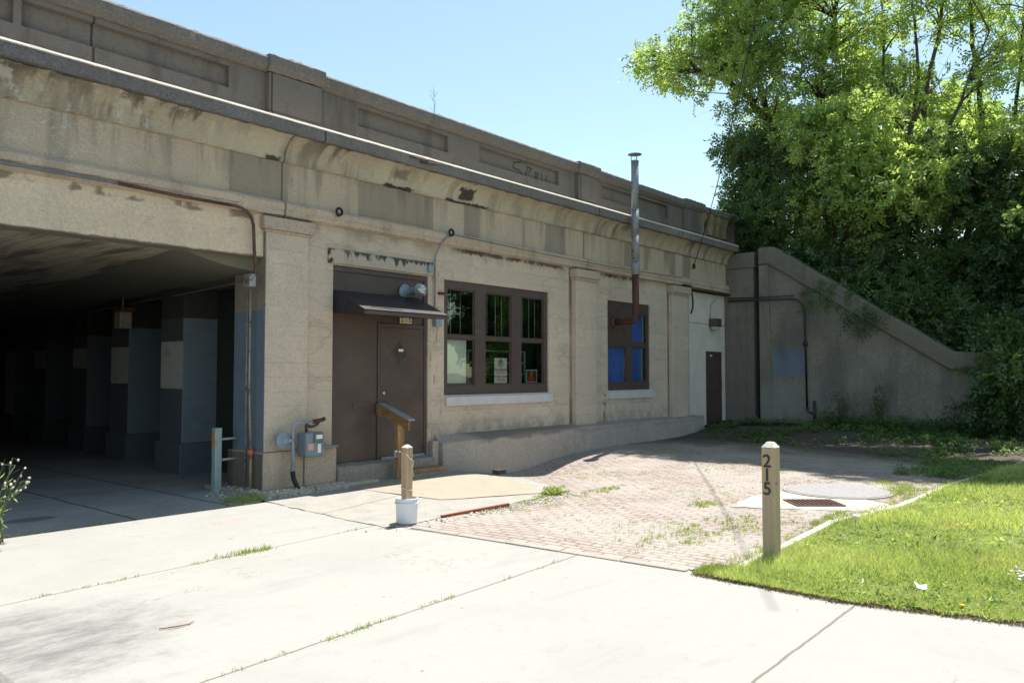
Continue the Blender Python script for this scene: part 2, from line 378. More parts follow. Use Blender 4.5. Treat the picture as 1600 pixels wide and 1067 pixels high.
def ex_plinth(N, col):
    edge = N.m('ADD', N.z, N.m('MULTIPLY', N.noise(1.4, 4), 0.5))
    wet = N.m('MULTIPLY', N.rng(edge, 0.68, 0.74), N.m('MULTIPLY', N.rng(N.x, 9.5, 10.0), N.rng(N.x, 12.3, 13.2, 1, 0.25)))
    col = N.mix(N.m('MULTIPLY', wet, 0.6), col, (0.12, 0.10, 0.085))
    rim = N.m('MULTIPLY', N.rng(N.m('ABSOLUTE', N.m('SUBTRACT', edge, 0.655)), 0.0, 0.02, 1, 0), 0.2)
    return N.mix(rim, col, (0.5, 0.47, 0.42))
m_plinth = concrete("plinth_concrete", (0.42, 0.355, 0.31), dark=(0.25, 0.215, 0.18), speck=0.9, streak=0.3, extra=ex_plinth)
m_step = concrete("step_concrete", (0.325, 0.284, 0.236), speck=1.3, streak=0.1)
def ex_wing(N, col):
    pq = N.m('MULTIPLY', N.band(N.y, -2.16, -1.27, 0.015), N.band(N.z, 1.55, 2.28, 0.015))
    col = N.mix(pq, col, (0.19, 0.225, 0.27))
    b = N.m('MULTIPLY', N.m('MULTIPLY', N.rng(N.y, -3.2, -1.6), N.rng(N.z, 1.2, 1.6, 1, 0)), 0.35)
    col = N.mix(b, col, (0.33, 0.34, 0.33))
    g = N.m('MULTIPLY', N.rng(N.noise(1.2, 4, N.vmul(N.pos, (1, 1, .5))), 0.42, 0.65), 0.5)
    return N.mix(g, col, (0.10, 0.095, 0.085))
m_wing = concrete("wing_wall_concrete", (0.270, 0.242, 0.197), speck=1.7, streak=0.5, stk=(1.4, 1.4, 0.2), extra=ex_wing, dark=(0.14, 0.125, 0.105))
m_wingcop = concrete("wing_coping_concrete", (0.191, 0.172, 0.133), speck=0.9, streak=0.4)
m_pier = concrete("pier_concrete", (0.207, 0.183, 0.156), speck=0.6, board=1.0, streak=0.5)
# tunnel
def ex_soffit(N, col):
    fr = N.m('FRACT', N.m('DIVIDE', N.m('ADD', N.x, N.m('MULTIPLY', N.noise(0.6, 2), 0.15)), 0.21))
    ln = N.rng(fr, 0.0, 0.12, 1, 0)
    col = N.mix(N.m('MULTIPLY', ln, 0.7), col, (0.02, 0.018, 0.015)); N.addh(ln, 0.01)
    s = N.noise(2.5, 5, N.vmul(N.pos, (1, .35, 1)), .65)
    col = N.mix(N.rng(s, 0.45, 0.7), col, (0.42, 0.37, 0.29))
    return N.mix(N.m('MULTIPLY', N.rng(N.noise(1.6, 5, N.vmul(N.pos, (1.6, .35, 1)), .65), 0.45, 0.65), .8), col, (0.09, 0.08, 0.065))
m_soffit = concrete("soffit_concrete", (0.428, 0.363, 0.270), speck=0, streak=0, extra=ex_soffit)
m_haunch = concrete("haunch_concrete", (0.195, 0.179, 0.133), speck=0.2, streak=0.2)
def bands(N, rows, base):
    col = base; zz = N.m('ADD', N.z, N.m('MULTIPLY', N.noise(3, 3), 0.03))
    for a, b, c in rows: col = N.mix(N.band(zz, a + .015, b + .015, 0.006), col, c)
    return col
def painted(name, rows, base, extra=None):
    def ex(N, col):
        c = bands(N, rows, col)
        c = N.mix(N.m('MULTIPLY', N.rng(N.noise(5, 5), 0.5, 0.7), 0.25), c, (0.10, 0.10, 0.10))
        zj = N.m('FRACT', N.m('DIVIDE', N.z, 0.195)); ln = N.rng(zj, 0, 0.05, 1, 0)
        return N.mix(N.m('MULTIPLY', ln, 0.25), c, (0.06, 0.06, 0.06))
    return concrete(name, base, speck=0.1, streak=0.2, board=0.5, extra=ex)
sl_l, sl_d, sl_w, soot = (0.20, 0.24, 0.285), (0.10, 0.113, 0.135), (0.50, 0.49, 0.455), (0.07, 0.064, 0.055)
m_tun_front = painted("pillar_slate_paint", [(-.2, 0.5, (0.12, 0.135, 0.17)), (0.5, 2.5, sl_l)], soot)
m_tun_side = painted("pillar_banded_paint", [(-.2, 1.36, sl_d), (1.36, 2.13, sl_w), (2.13, 2.5, (0.10, 0.10, 0.10))], soot)
m_corner_side = painted("corner_slate_paint", [(0.54, 2.47, (0.175, 0.215, 0.265))], (0.33, 0.28, 0.215))
m_corner_base_side = concrete("corner_base_concrete", (0.20, 0.17, 0.14), speck=0.5)
m_tunwall = painted("tunnel_wall_paint", [(-.2, 2.3, (0.11, 0.125, 0.15))], soot)
# paints, metals, wood
m_brown = plain("brown_paint", (0.082, 0.053, 0.045), 0.42, var=0.24, scale=2.2, bump=0.0012)
m_brown2 = plain("brown_trim_paint", (0.084, 0.057, 0.050), 0.4, var=0.15)
m_awning = plain("awning_metal", (0.036, 0.030, 0.033), 0.6, var=0.15, spec=0.25)
m_white = plain("sill_white_paint", (0.56, 0.53, 0.55), 0.55, var=0.08)
m_siding = plain("white_siding", (0.674, 0.606, 0.537), 0.6, var=0.1, scale=2)
m_galv = plain("galvanised_steel", (0.26, 0.275, 0.295), 0.5, 0.4, var=0.2, scale=12)
m_galvrust = plain("rusty_galvanised_steel", (0.26, 0.26, 0.265), 0.55, 0.3, var=0.25, rust=0.3)
m_rust = plain("rusted_steel", (0.076, 0.031, 0.021), 0.8, 0.0, var=0.45, scale=14)
m_rustbrown = plain("rust_brown_pipe", (0.10, 0.045, 0.03), 0.6, var=0.4, scale=10)
m_greypaint = plain("meter_grey_paint", (0.17, 0.21, 0.24), 0.42, var=0.12)
m_greylight = plain("regulator_grey_paint", (0.25, 0.29, 0.34), 0.45, var=0.1)
m_pale = plain("post_pale_paint", (0.36, 0.42, 0.42), 0.5, var=0.15)
m_black = plain("black_rubber", (0.014, 0.014, 0.014), 0.6)
m_yellow = plain("yellow_reflector", (0.62, 0.30, 0.03), 0.4)
m_orange = plain("orange_tape", (0.62, 0.14, 0.03), 0.5)
m_sign = plain("sign_white", (0.72, 0.72, 0.70), 0.5, var=0.04)
m_red = plain("sign_red", (0.50, 0.03, 0.03), 0.5)
m_ink = plain("sign_black", (0.03, 0.03, 0.035), 0.5)
m_cream = plain("plate_cream", (0.62, 0.56, 0.36), 0.45)
m_brass = plain("worn_brass", (0.5, 0.42, 0.28), 0.3, 0.9)
m_blue = plain("blue_film", (0.035, 0.15, 0.58), 0.5, var=0.35, scale=2.2, bump=.004)
m_bluel = plain("blue_frame_paint", (0.12, 0.22, 0.50), 0.5, var=0.1)
m_board = plain("white_board", (0.80, 0.80, 0.74), 0.6, var=0.05)
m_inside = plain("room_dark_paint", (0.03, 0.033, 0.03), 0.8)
m_shelf = plain("shelf_metal", (0.42, 0.46, 0.44), 0.4, var=0.1)
m_bucket = plain("white_plastic", (0.70, 0.71, 0.74), 0.35, var=0.04, spec=0.5)
m_rope = plain("pale_string", (0.62, 0.58, 0.48), 0.8)
m_cable = plain("cable_black", (0.02, 0.02, 0.022), 0.5)
m_pinkspray = None
def wood(name, c, dark, axis='z', sc=1.0):
    N = NT(name, 0.75, 0.3)
    k = {'z': (14, 14, 0.9), 'y': (14, 0.9, 14), 'x': (0.9, 14, 14)}[axis]
    v = N.vmul(N.pos, k); n = N.noise(2.2 * sc, 4, v, 0.6, 0.4); f = N.noise(9 * sc, 3, v, 0.6)
    col = N.mix(N.rng(n, 0.38, 0.66), c, dark); col = N.mix(N.lin(f, .35, .65, 0, .35), col, dark)
    col = N.mix(N.m('MULTIPLY', N.rng(N.noise(3, 3), .55, .7), .35), col, tuple(q * 1.3 for q in c))
    N.addh(f, 0.002); return N.done(col, 0.8)
m_wood = wood("weathered_post_wood", (0.493, 0.352, 0.224), (0.36, 0.26, 0.165))
m_wood_grey = wood("greyed_post_wood", (0.529, 0.375, 0.230), (0.40, 0.32, 0.22))
m_rail = wood("treated_rail_wood", (0.30, 0.17, 0.075), (0.19, 0.10, 0.042), 'y')
m_railp = wood("treated_stud_wood", (0.408, 0.246, 0.132), (0.22, 0.125, 0.06))
m_redplank = wood("red_edging_wood", (0.30, 0.09, 0.055), (0.18, 0.055, 0.03), 'x')
m_woodtop = plain("sun_bleached_cap", (0.62, 0.58, 0.52), 0.8)
# glass
def glass(name):
    m = bpy.data.materials.new(name); m.use_nodes = True; t = m.node_tree; t.nodes.clear()
    o = t.nodes.new("ShaderNodeOutputMaterial"); mx = t.nodes.new("ShaderNodeMixShader"); tr = t.nodes.new("ShaderNodeBsdfTransparent"); gl = t.nodes.new("ShaderNodeBsdfGlossy")
    gl.inputs["Roughness"].default_value = 0.01; gl.inputs["Color"].default_value = (0.9, 1, 0.95, 1)
    tr.inputs["Color"].default_value = (0.86, 0.91, 0.88, 1)
    fr = t.nodes.new("ShaderNodeFresnel"); fr.inputs[0].default_value = 1.52
    mu = t.nodes.new("ShaderNodeMath"); mu.operation = 'MULTIPLY_ADD'; mu.inputs[1].default_value = 1.7; mu.inputs[2].default_value = 0.03
    nz = t.nodes.new("ShaderNodeTexNoise"); nz.inputs["Scale"].default_value = 1.6; bp = t.nodes.new("ShaderNodeBump"); bp.inputs["Strength"].default_value = 0.25; bp.inputs["Distance"].default_value = 0.01
    ge = t.nodes.new("ShaderNodeNewGeometry")
    t.links.new(ge.outputs["Position"], nz.inputs["Vector"]); t.links.new(nz.outputs[0], bp.inputs["Height"]); t.links.new(bp.outputs[0], gl.inputs["Normal"])
    t.links.new(fr.outputs[0], mu.inputs[0]); t.links.new(mu.outputs[0], mx.inputs[0])
    t.links.new(tr.outputs[0], mx.inputs[1]); t.links.new(gl.outputs[0], mx.inputs[2]); t.links.new(mx.outputs[0], o.inputs[0])
    return m
m_glass = glass("window_glass")

# ================================================================ GROUND
def mat_sidewalk():
    N = NT("sidewalk_concrete", 0.9, 0.2)
    a = N.noise(0.9, 5); b = N.noise(7, 5, rough=.7); f = N.noise(140, 2)
    col = N.mix(N.rng(a, .4, .7), (0.338, 0.329, 0.30), (0.315, 0.307, 0.281))
    col = N.mix(N.m('MULTIPLY', N.rng(b, .5, .75), .35), col, (0.24, 0.235, 0.213))
    col = N.mix(N.lin(f, .35, .7, 0, .35), col, (0.19, 0.185, 0.168))
    # old grey dirt near the gutter corner
    dx = N.m('SUBTRACT', N.x, 1.75); dy = N.m('SUBTRACT', N.y, -4.3)
    d = N.m('SQRT', N.m('ADD', N.m('MULTIPLY', dx, dx), N.m('MULTIPLY', dy, dy)))
    d = N.m('ADD', d, N.m('MULTIPLY', N.noise(2.6, 8, rough=.78), 2.0))
    dk = N.m('MULTIPLY', N.rng(N.noise(3.5, 9, N.vmul(N.pos, (.6, 1.4, 1)), .8), .36, .62, .25, 1), N.rng(d, 1.25, 2.1, 1, 0))
    col = N.mix(N.m('MULTIPLY', dk, .85), col, (0.13, 0.127, 0.122))
    sp_ = N.m('MULTIPLY', N.rng(N.vor(2.6), .018, .035, 1, 0), .7); col = N.mix(sp_, col, (.12, .11, .09))
    ck = N.m('MULTIPLY', N.rng(N.m('ABSOLUTE', N.m('SUBTRACT', N.noise(.45, 6, rough=.62), .5)), .0, .0022, 1, 0), N.rng(N.noise(.7, 2), .5, .6)); col = N.mix(N.m('MULTIPLY', ck, .6), col, (.14, .13, .11))
    sc_ = N.noise(1.3, 5, N.vmul(N.pos, (.35, 1.6, 1)), .7); col = N.mix(N.m('MULTIPLY', N.rng(sc_, .54, .7), .35), col, (.22, .215, .2))
    # faint pink utility paint
    for cx, cy in ((4.38, -1.62), (4.66, -1.56)):
        ex, ey = N.m('ABSOLUTE', N.m('SUBTRACT', N.x, cx)), N.m('ABSOLUTE', N.m('SUBTRACT', N.y, cy))
        k = N.m('MULTIPLY', N.rng(ex, .06, .12, 1, 0), N.rng(ey, .05, .12, 1, 0))
        col = N.mix(N.m('MULTIPLY', N.m('MULTIPLY', k, N.rng(N.noise(22, 2), .42, .55)), .55), col, (0.62, 0.22, 0.2))
    # joints between slabs
    jn = None
    wob = N.m('MULTIPLY', N.m('SUBTRACT', N.noise(5, 3), .5), 0.03)
    for y0, k in ((-3.42, 0.085), (-5.73, 0.06), (-7.85, 0.02), (-10.4, 0), (-0.74, 0)):
        ly = N.m('SUBTRACT', N.m('SUBTRACT', N.m('ADD', N.y, wob), y0), N.m('MULTIPLY', N.x, k))
        l = N.rng(N.m('ABSOLUTE', ly), .003, .010, 1, 0); jn = l if jn is None else N.m('MAXIMUM', jn, l)
    col = N.mix(N.m('MULTIPLY', jn, .7), col, (0.12, 0.105, 0.075))
    N.addh(jn, -0.01); N.addh(b, 0.004); N.addh(f, 0.0012)
    return N.done(col, .8)
m_walk = mat_sidewalk()
def mat_tunnelroad():
    N = NT("tunnel_road_concrete", 0.85, 0.3)
    a = N.noise(0.8, 5); b = N.noise(5, 5, rough=.7); f = N.noise(120, 2)
    col = N.mix(N.rng(a, .4, .65), (0.36, 0.355, 0.345), (0.28, 0.275, 0.265)); col = N.mix(N.m('MULTIPLY', N.rng(b, .5, .7), .5), col, (0.17, 0.165, 0.155))
    col = N.mix(N.lin(f, .35, .7, 0, .3), col, (0.40, 0.39, 0.36))
    wob = N.m('MULTIPLY', N.m('SUBTRACT', N.noise(4, 3), .5), 0.06)
    jn = None
    for kx, ky, c in ((1, 0.02, 3.9), (0.06, 1, 1.95), (1, 0.02, 1.2), (0.05, 1, 4.8), (1, .02, 5.05), (0.05, 1, 8.2)):
        l = N.m('SUBTRACT', N.m('ADD', N.m('MULTIPLY', N.x, kx), N.m('ADD', N.m('MULTIPLY', N.y, ky), wob)), c)
        l = N.rng(N.m('ABSOLUTE', l), .008, .02, 1, 0); jn = l if jn is None else N.m('MAXIMUM', jn, l)
    ex, ey = N.m('SUBTRACT', N.x, 3.15), N.m('SUBTRACT', N.y, 0.15)
    d = N.m('SQRT', N.m('ADD', N.m('MULTIPLY', ex, ex), N.m('MULTIPLY', ey, N.m('MULTIPLY', ey, 3.0))))
    col = N.mix(N.m('MULTIPLY', N.rng(d, .22, .3, 1, 0), .6), col, (0.07, 0.068, 0.065))
    col = N.mix(N.rng(N.y, 3, 13, 0, .8), col, (.10, .098, .092)); col = N.mix(N.m('MULTIPLY', jn, .85), col, (0.035, 0.035, 0.03)); N.addh(jn, -.012); N.addh(b, .006); N.addh(f, .002)  # floor colour darkened with depth, painting in the tunnel's gloom
    return N.done(col, .8)
m_troad = mat_tunnelroad()
def mat_apron():
    N = NT("apron_concrete", 0.92, 0.2)
    b = N.noise(4, 5, rough=.7); f = N.noise(70, 3); v = N.vor(60)
    col = N.mix(N.rng(b, .4, .7), (0.34, 0.322, 0.285), (0.28, 0.265, 0.235)); col = N.mix(N.lin(f, .4, .7, 0, .4), col, (0.20, 0.18, 0.155))
    col = N.mix(N.m('MULTIPLY', N.rng(v, .1, .3, 1, 0), .35), col, (0.42, 0.41, 0.38))
    l = N.m('SUBTRACT', N.m('ADD', N.y, N.m('MULTIPLY', N.x, -.25)), -3.35)
    l = N.rng(N.m('ABSOLUTE', N.m('ADD', l, N.m('MULTIPLY', N.m('SUBTRACT', N.noise(4, 3), .5), .05))), .006, .016, 1, 0)
    col = N.mix(N.m('MULTIPLY', l, .5), col, (0.12, 0.1, 0.08)); N.addh(v, .004); N.addh(l, -.01); N.addh(f, .003)
    return N.done(col, .9)
m_apron = mat_apron()
def mat_tan():
    N = NT("tan_slab_concrete", 0.92, 0.2); b = N.noise(3, 5, rough=.7); f = N.noise(90, 3)
    col = N.mix(N.rng(b, .4, .7), (0.36, 0.308, 0.24), (0.315, 0.272, 0.215)); col = N.mix(N.lin(f, .4, .7, 0, .35), col, (0.24, 0.18, 0.125))
    l = N.rng(N.m('ABSOLUTE', N.m('SUBTRACT', N.x, 7.95)), .006, .014, 1, 0); col = N.mix(N.m('MULTIPLY', l, .35), col, (.25, .16, .1))
    N.addh(f, .003); return N.done(col, .9)
m_tan = mat_tan()
def mat_brick():
    N = NT("paving_brick", 0.93, 0.15)
    mp = N.n.new("ShaderNodeMapping"); mp.inputs["Rotation"].default_value = (0, 0, rad(90 - 3)); N.t.links.new(N.pos, mp.inputs[0])
    nd = N.n.new("ShaderNodeTexNoise"); nd.inputs["Scale"].default_value = 1.2; N.t.links.new(N.pos, nd.inputs["Vector"])
    ad = N.n.new("ShaderNodeVectorMath"); ad.operation = 'MULTIPLY_ADD'; N.t.links.new(nd.outputs["Color"], ad.inputs[0]); ad.inputs[1].default_value = (.12, .12, 0); N.t.links.new(mp.outputs[0], ad.inputs[2])
    br = N.n.new("ShaderNodeTexBrick"); N.t.links.new(ad.outputs[0], br.inputs["Vector"])
    br.inputs["Color1"].default_value = (0.37, 0.30, 0.27, 1); br.inputs["Color2"].default_value = (0.27, 0.205, 0.185, 1); br.inputs["Mortar"].default_value = (0.17, 0.155, 0.125, 1)
    br.inputs["Scale"].default_value = 1; br.inputs["Brick Width"].default_value = .215; br.inputs["Row Height"].default_value = .10; br.inputs["Mortar Size"].default_value = .013; br.inputs["Mortar Smooth"].default_value = .3; br.inputs["Bias"].default_value = -.1
    a = N.noise(0.8, 5); b = N.noise(9, 5, rough=.7); f = N.noise(80, 2)
    col = N.mix(N.m('MULTIPLY', N.rng(b, .45, .72), .5), br.outputs["Color"], (0.40, 0.36, 0.33))
    col = N.mix(N.m('MULTIPLY', N.rng(a, .42, .62), .6), col, (0.36, 0.34, 0.295))
    col = N.mix(N.lin(f, .4, .7, 0, .3), col, (0.28, 0.235, 0.205))
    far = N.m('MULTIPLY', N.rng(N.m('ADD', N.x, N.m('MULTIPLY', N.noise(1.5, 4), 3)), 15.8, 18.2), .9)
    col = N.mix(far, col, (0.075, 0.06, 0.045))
    N.addh(br.outputs["Fac"], -.012); N.addh(b, .006); N.addh(a, .004); N.addh(f, .002)
    return N.done(col, .9)
m_brick = mat_brick()
def mat_soil(name, c1, c2, c3):
    N = NT(name, 1.0, 0.1); a = N.noise(1.4, 6, rough=.65); f = N.noise(30, 4, rough=.7)
    col = N.mix(N.rng(a, .4, .6), c1, c2); col = N.mix(N.rng(f, .5, .7), col, c3); N.addh(f, .015); N.addh(a, .05)
    return N.done(col, 1)
m_soil = mat_soil("yard_soil", (0.06, 0.046, 0.033), (0.045, 0.04, 0.025), (0.095, 0.075, 0.055))
m_turf = mat_soil("lawn_soil", (0.14, 0.16, 0.06), (0.17, 0.2, 0.07), (0.22, 0.2, 0.12))
m_asph = mat_soil("asphalt_surface", (0.06, 0.06, 0.06), (0.05, 0.05, 0.05), (0.11, 0.11, 0.105))
m_curb = concrete("kerb_concrete", (0.335, 0.304, 0.262), speck=0.4, streak=0)
m_patch = concrete("patch_concrete", (0.442, 0.410, 0.345), speck=0.3, streak=0)
m_cover = concrete("cover_concrete", (0.311, 0.297, 0.294), speck=1.0, streak=0)

def S(o): o["kind"] = "structure"; return o
big = [(-70, -70), (120, -70), (120, 90), (-70, 90)]
def ground_mesh():
    # one sheet to the horizon, fine near the yard; the railway embankment is its own sheet
    xs = [-400, -60, -20] + [x * .25 for x in range(-40, 108)] + [30, 60, 150, 500]; ys = [-500, -80, -30] + [y * .25 for y in range(-72, 12)] + [8, 30, 90, 500]
    vs_ = [(x, y, gz(x, y) - 0.02) for y in ys for x in xs]; nx = len(xs)
    fs = [(j * nx + i, j * nx + i + 1, (j + 1) * nx + i + 1, (j + 1) * nx + i) for j in range(len(ys) - 1) for i in range(nx - 1)]
    return MB().add(vs_, fs, 0, True).build("ground", m_soil)
S(ground_mesh())
walk_poly = [(1.45, -.72), (5.6, -.72), (5.5, -3.12), (5.62, -3.32), (5.86, -6.4), (5.95, -7.6), (6.25, -8.9), (7.0, -12), (7.8, -18), (1.45, -18)]
S(sheet("sidewalk", walk_poly, 0.0, m_walk, 1.0))
S(sheet("asphalt_road", [(-9, -.72), (1.2, -.72), (1.2, -30), (-9, -30)], -0.012, m_asph, 5))
kb = MB().box(1.2, 1.47, -18, -.74, -.1, 0.006); S(kb.build("kerb", concrete("gutter_concrete", (0.2, 0.195, 0.18), speck=.6, streak=0), bevel=.02))
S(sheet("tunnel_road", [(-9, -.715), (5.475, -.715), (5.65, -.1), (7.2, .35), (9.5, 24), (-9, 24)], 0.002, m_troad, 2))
apron_poly = [(5.5, -.75), (5.7, -.04), (9.7, -.04), (9.45, -1.4), (8.75, -3.05), (7.3, -3.17), (6.2, -3.12), (5.55, -3.3), (5.38, -3.1)]
S(sheet("apron", rag(apron_poly), 0.006, m_apron, .4, rough=.002))
S(sheet("tan_slab", rag([(6.9, -.62), (8.2, -.5), (9.35, -.75), (8.95, -1.9), (8.35, -2.95), (7.0, -2.33)], .15, .01), 0.014, m_tan, .4))
brick_poly = [(5.5, -3.25), (6.2, -3.05), (7.3, -3.1), (8.68, -2.98), (9.38, -1.4), (9.6, -.3), (17.9, -.3), (18.8, -1.2), (19.0, -7.4), (16.93, -7.17), (12.8, -6.82), (10.05, -6.76), (8.73, -6.52), (6.25, -6.62), (5.9, -6.4)]
S(sheet("brick_paving", brick_poly, 0.0, m_brick, .25, rough=.003))
# edging strips
def strip(name, pts, wdt, h, mat, lift=0.0):
    mb = MB()
    for (x0, y0), (x1, y1) in zip(pts[:-1], pts[1:]):
        d = Vector((x1 - x0, y1 - y0)); L = d.length; d /= L; n = Vector((-d.y, d.x)) * wdt / 2; k = max(1, int(L / .6))
        for i in range(k):
            a = Vector((x0, y0)) + d * (L * i / k + .004); b = Vector((x0, y0)) + d * (L * (i + 1) / k - .004); dz = random.gauss(0, .0015)
            za, zb = gz(*a), gz(*b)
            mb.hexa([(a.x - n.x, a.y - n.y, za - .08), (b.x - n.x, b.y - n.y, zb - .08), (b.x + n.x, b.y + n.y, zb - .08), (a.x + n.x, a.y + n.y, za - .08),
                     (a.x - n.x, a.y - n.y, za + h + dz), (b.x - n.x, b.y - n.y, zb + h + dz), (b.x + n.x, b.y + n.y, zb + h + dz), (a.x + n.x, a.y + n.y, za + h + dz)])
    return mb.build(name, mat, bevel=.01)
S(strip("paving_edging", [(5.60, -3.36), (5.84, -6.40)], .11, .013, m_curb))
S(strip("lawn_kerb", [(6.2, -6.68), (8.73, -6.57), (10.05, -6.82), (12.8, -6.87), (16.93, -7.22), (19, -7.5)], .09, .016, m_patch))
lawn_poly = [(5.76, -6.66), (6.2, -6.72), (8.7, -6.64), (10, -6.89), (12.8, -6.94), (17, -7.3), (26, -8.2), (26, -17), (7.3, -17), (6.80, -12), (6.04, -8.8), (5.77, -7.6)]
S(sheet("lawn", lawn_poly, 0.015, m_turf, .6))
# drain patch, cover and grate
S(sheet("drain_apron", rag([(8.95, -5.33), (9.7, -5.15), (10.4, -5.2), (10.9, -5.8), (10.5, -6.5), (10.35, -6.78), (9.75, -6.80), (9.35, -6.1)], .15, .02), 0.006, m_patch, .4))
c = thing("manhole_cover", "large round grey concrete lid set in the brick paving beside the grate", "manhole cover", (11.05, -5.85, 0))
MB().lathe([(.0, 0.0), (.66, .0), (.66, .022), (.64, .028), (.0, .03)], (11.05, -5.85, 0), seg=48, sm=False).build("lid", m_cover, c)
MB().lathe([(.665, 0.0), (.70, 0), (.70, .016), (.665, .018)], (11.05, -5.85, 0), seg=48, sm=False).build("rim", m_curb, c)
g = thing("drain_grate", "rusty slotted iron storm grate in the pale concrete patch", "drain grate", (9.85, -5.97, 0))
ga = math.atan2(-.42, .36)
def rotbox(mb, cx, cy, a, u0, u1, v0, v1, z0, z1):
    ca, sa = math.cos(a), math.sin(a)
    P = lambda u, v, z: (cx + u * ca - v * sa, cy + u * sa + v * ca, z)
    mb.hexa([P(u0, v0, z0), P(u1, v0, z0), P(u1, v1, z0), P(u0, v1, z0), P(u0, v0, z1), P(u1, v0, z1), P(u1, v1, z1), P(u0, v1, z1)])
gm = MB()
rotbox(gm, 9.85, -5.97, ga, -.3, .3, -.24, -.2, .0, .02); rotbox(gm, 9.85, -5.97, ga, -.3, .3, .2, .24, .0, .02)
rotbox(gm, 9.85, -5.97, ga, -.3, -.27, -.2, .2, .0, .02); rotbox(gm, 9.85, -5.97, ga, .27, .3, -.2, .2, .0, .02)
gm.build("frame", m_rust, g)
pit_dark_plate = MB(); rotbox(pit_dark_plate, 9.85, -5.97, ga, -.27, .27, -.2, .2, .007, .010); pit_dark_plate.build("pit_dark_plate", m_black, g)  # flat black plate standing in for the darkness below the bars
for i in range(9):
    b = MB(); u = -.235 + i * .057; rotbox(b, 9.85, -5.97, ga + 0.0, u, u + .026, -.2, .2, .010, .022); b.build("bar", m_rust, g)
pk = MB(); pk.hexa([(6.18, -3.2, 0), (7.2, -3.3, 0), (7.2, -3.26, 0), (6.18, -3.16, 0), (6.18, -3.2, .03), (7.2, -3.3, .05), (7.2, -3.26, .05), (6.18, -3.16, .03)])
tag(pk.build("edging_board", m_redplank, bevel=.004), "worn red wooden edging board lying at the front of the concrete apron", "board")

# ================================================================ VIADUCT
V = thing("railway_viaduct", "long tan concrete railway viaduct with a walled-in office bay, brown door and windows", "viaduct", (5.85, 0, 0))
# wall of the office bay
MB().wall(6.56, 17.9, -.4, 3.78, 0, .3, [(7.03, 8.94, .27, 3.21), (9.31, 12.17, 1.24, 3.2), (14.24, 16.0, 1.24, 3.2)]).build("wall", m_wall, V)
# corner pillar
cp = MB(); cp.box(5.87, 6.555, -.08, .72, .54, 3.57, 0, {5: 1, 2: 0}); cpo = cp.build("corner_pillar", [m_pil, m_corner_side], V, bevel=.012)
MB().box(5.80, 6.62, -.14, .76, 3.57, 3.74).build("capital", m_cap, cpo, bevel=.015)
MB().box(5.835, 6.59, -.11, .74, 3.53, 3.57).build("neck_moulding", m_cap, cpo, bevel=.01)
cb = MB(); cb.box(5.83, 7.028, -.13, .78, -.3, .54, 0, {5: 1}); cb.build("pillar_base", [m_base, m_corner_base_side], cpo, bevel=.015)
MB().box(5.6, 7.6, -.42, 1.0, -.3, .05).build("footing", m_base, cpo, bevel=.03)
for x0, x1 in ((12.92, 13.62), (16.86, 17.6)):
    p = MB().box(x0, x1, -.13, -.001, .5, 3.56).build("pilaster", m_pil, V, bevel=.012)
    MB().box(x0 - .06, x1 + .07, -.20, -.001, 3.56, 3.73).build("capital", m_cap, p, bevel=.015)
    MB().box(x0 - .03, x1 + .035, -.165, -.001, 3.51, 3.56).build("neck_moulding", m_cap, p, bevel=.01)
# beam over the road and frieze
MB().extr([(-.02, 3.18), (.28, 3.18), (.28, 3.779), (-.02, 3.779)][::-1], -9, 5.86, .15, .003).build("beam", m_beam, V)
MB().extr([(0, 3.781), (.28, 3.781), (.28, 4.60), (0, 4.60)][::-1], -9, 20.0, .5).build("frieze", m_frieze, V)
MB().extr([(-.09, 3.79), (-.02, 3.765), (-.001, 3.765), (-.001, 4.0), (-.05, 3.995), (-.10, 3.95), (-.10, 3.87), (-.08, 3.85)][::-1], -9, 20.0, .13, .0035).build("string_course", m_string, V)
# cove + fascia + wash
cv = [(-.05, 4.53), (-.05, 4.60)]
cove = [(.2, 4.55), (-.03, 4.55), (-.06, 4.57), (-.06, 4.61), (-.08, 4.68), (-.125, 4.755), (-.19, 4.82), (-.27, 4.86), (-.30, 4.865), (.2, 4.865)]
def spall(x, j):
    if 2 <= j <= 7 and (8.0 < x < 8.3 or 9.45 < x < 9.85): return (.05, .01)
    return (0, 0)
MB().extr(cove, -9, 20.0, .1, .004, fn=spall).build("cove_moulding", m_cove, V)
MB().extr([(.28, 4.87), (-.37, 4.87), (-.38, 4.885), (-.38, 5.020), (-.34, 5.045), (-.30, 5.055), (.28, 5.07)], -9, 20.0, .07, .0025).build("cornice", m_fascia, V)
MB().extr([(.27, 5.080), (-.389, 5.018), (-.390, 5.030), (-.362, 5.064), (.27, 5.098)][::-1], -9, 20.0, .12, .0012).build('cornice_wash', m_wash, V)
# parapet wall with recessed panels
def parapet():
    mb = MB(); holes = [(-1.6, 2.9, 5.50, 5.80), (2.98, 5.5, 5.50, 5.80), (7.7, 9.68, 5.50, 5.80), (10.5, 12.9, 5.50, 5.80), (14.5, 17.4, 5.50, 5.80), (19.35, 20.9, 5.5, 5.80)]
    mb.wall(-9, 21.4, 5.08, 5.9, .30, .37, holes); mb.box(-9, 21.4, .372, .62, 4.9, 5.9)
    return mb.build("parapet", m_para, V)
par = parapet()
MB().extr([(.62, 5.06), (.235, 5.06), (.235, 5.26), (.26, 5.29), (.30, 5.30), (.62, 5.30)], -9, 21.45, .15, .004).build("base_course", m_para, par)
MB().extr([(.64, 5.87), (.27, 5.87), (.20, 5.93), (.185, 5.95), (.185, 6.05), (.215, 6.085), (.64, 6.10)], -9, 21.45, .07, .0028).build("coping", m_copg, par)
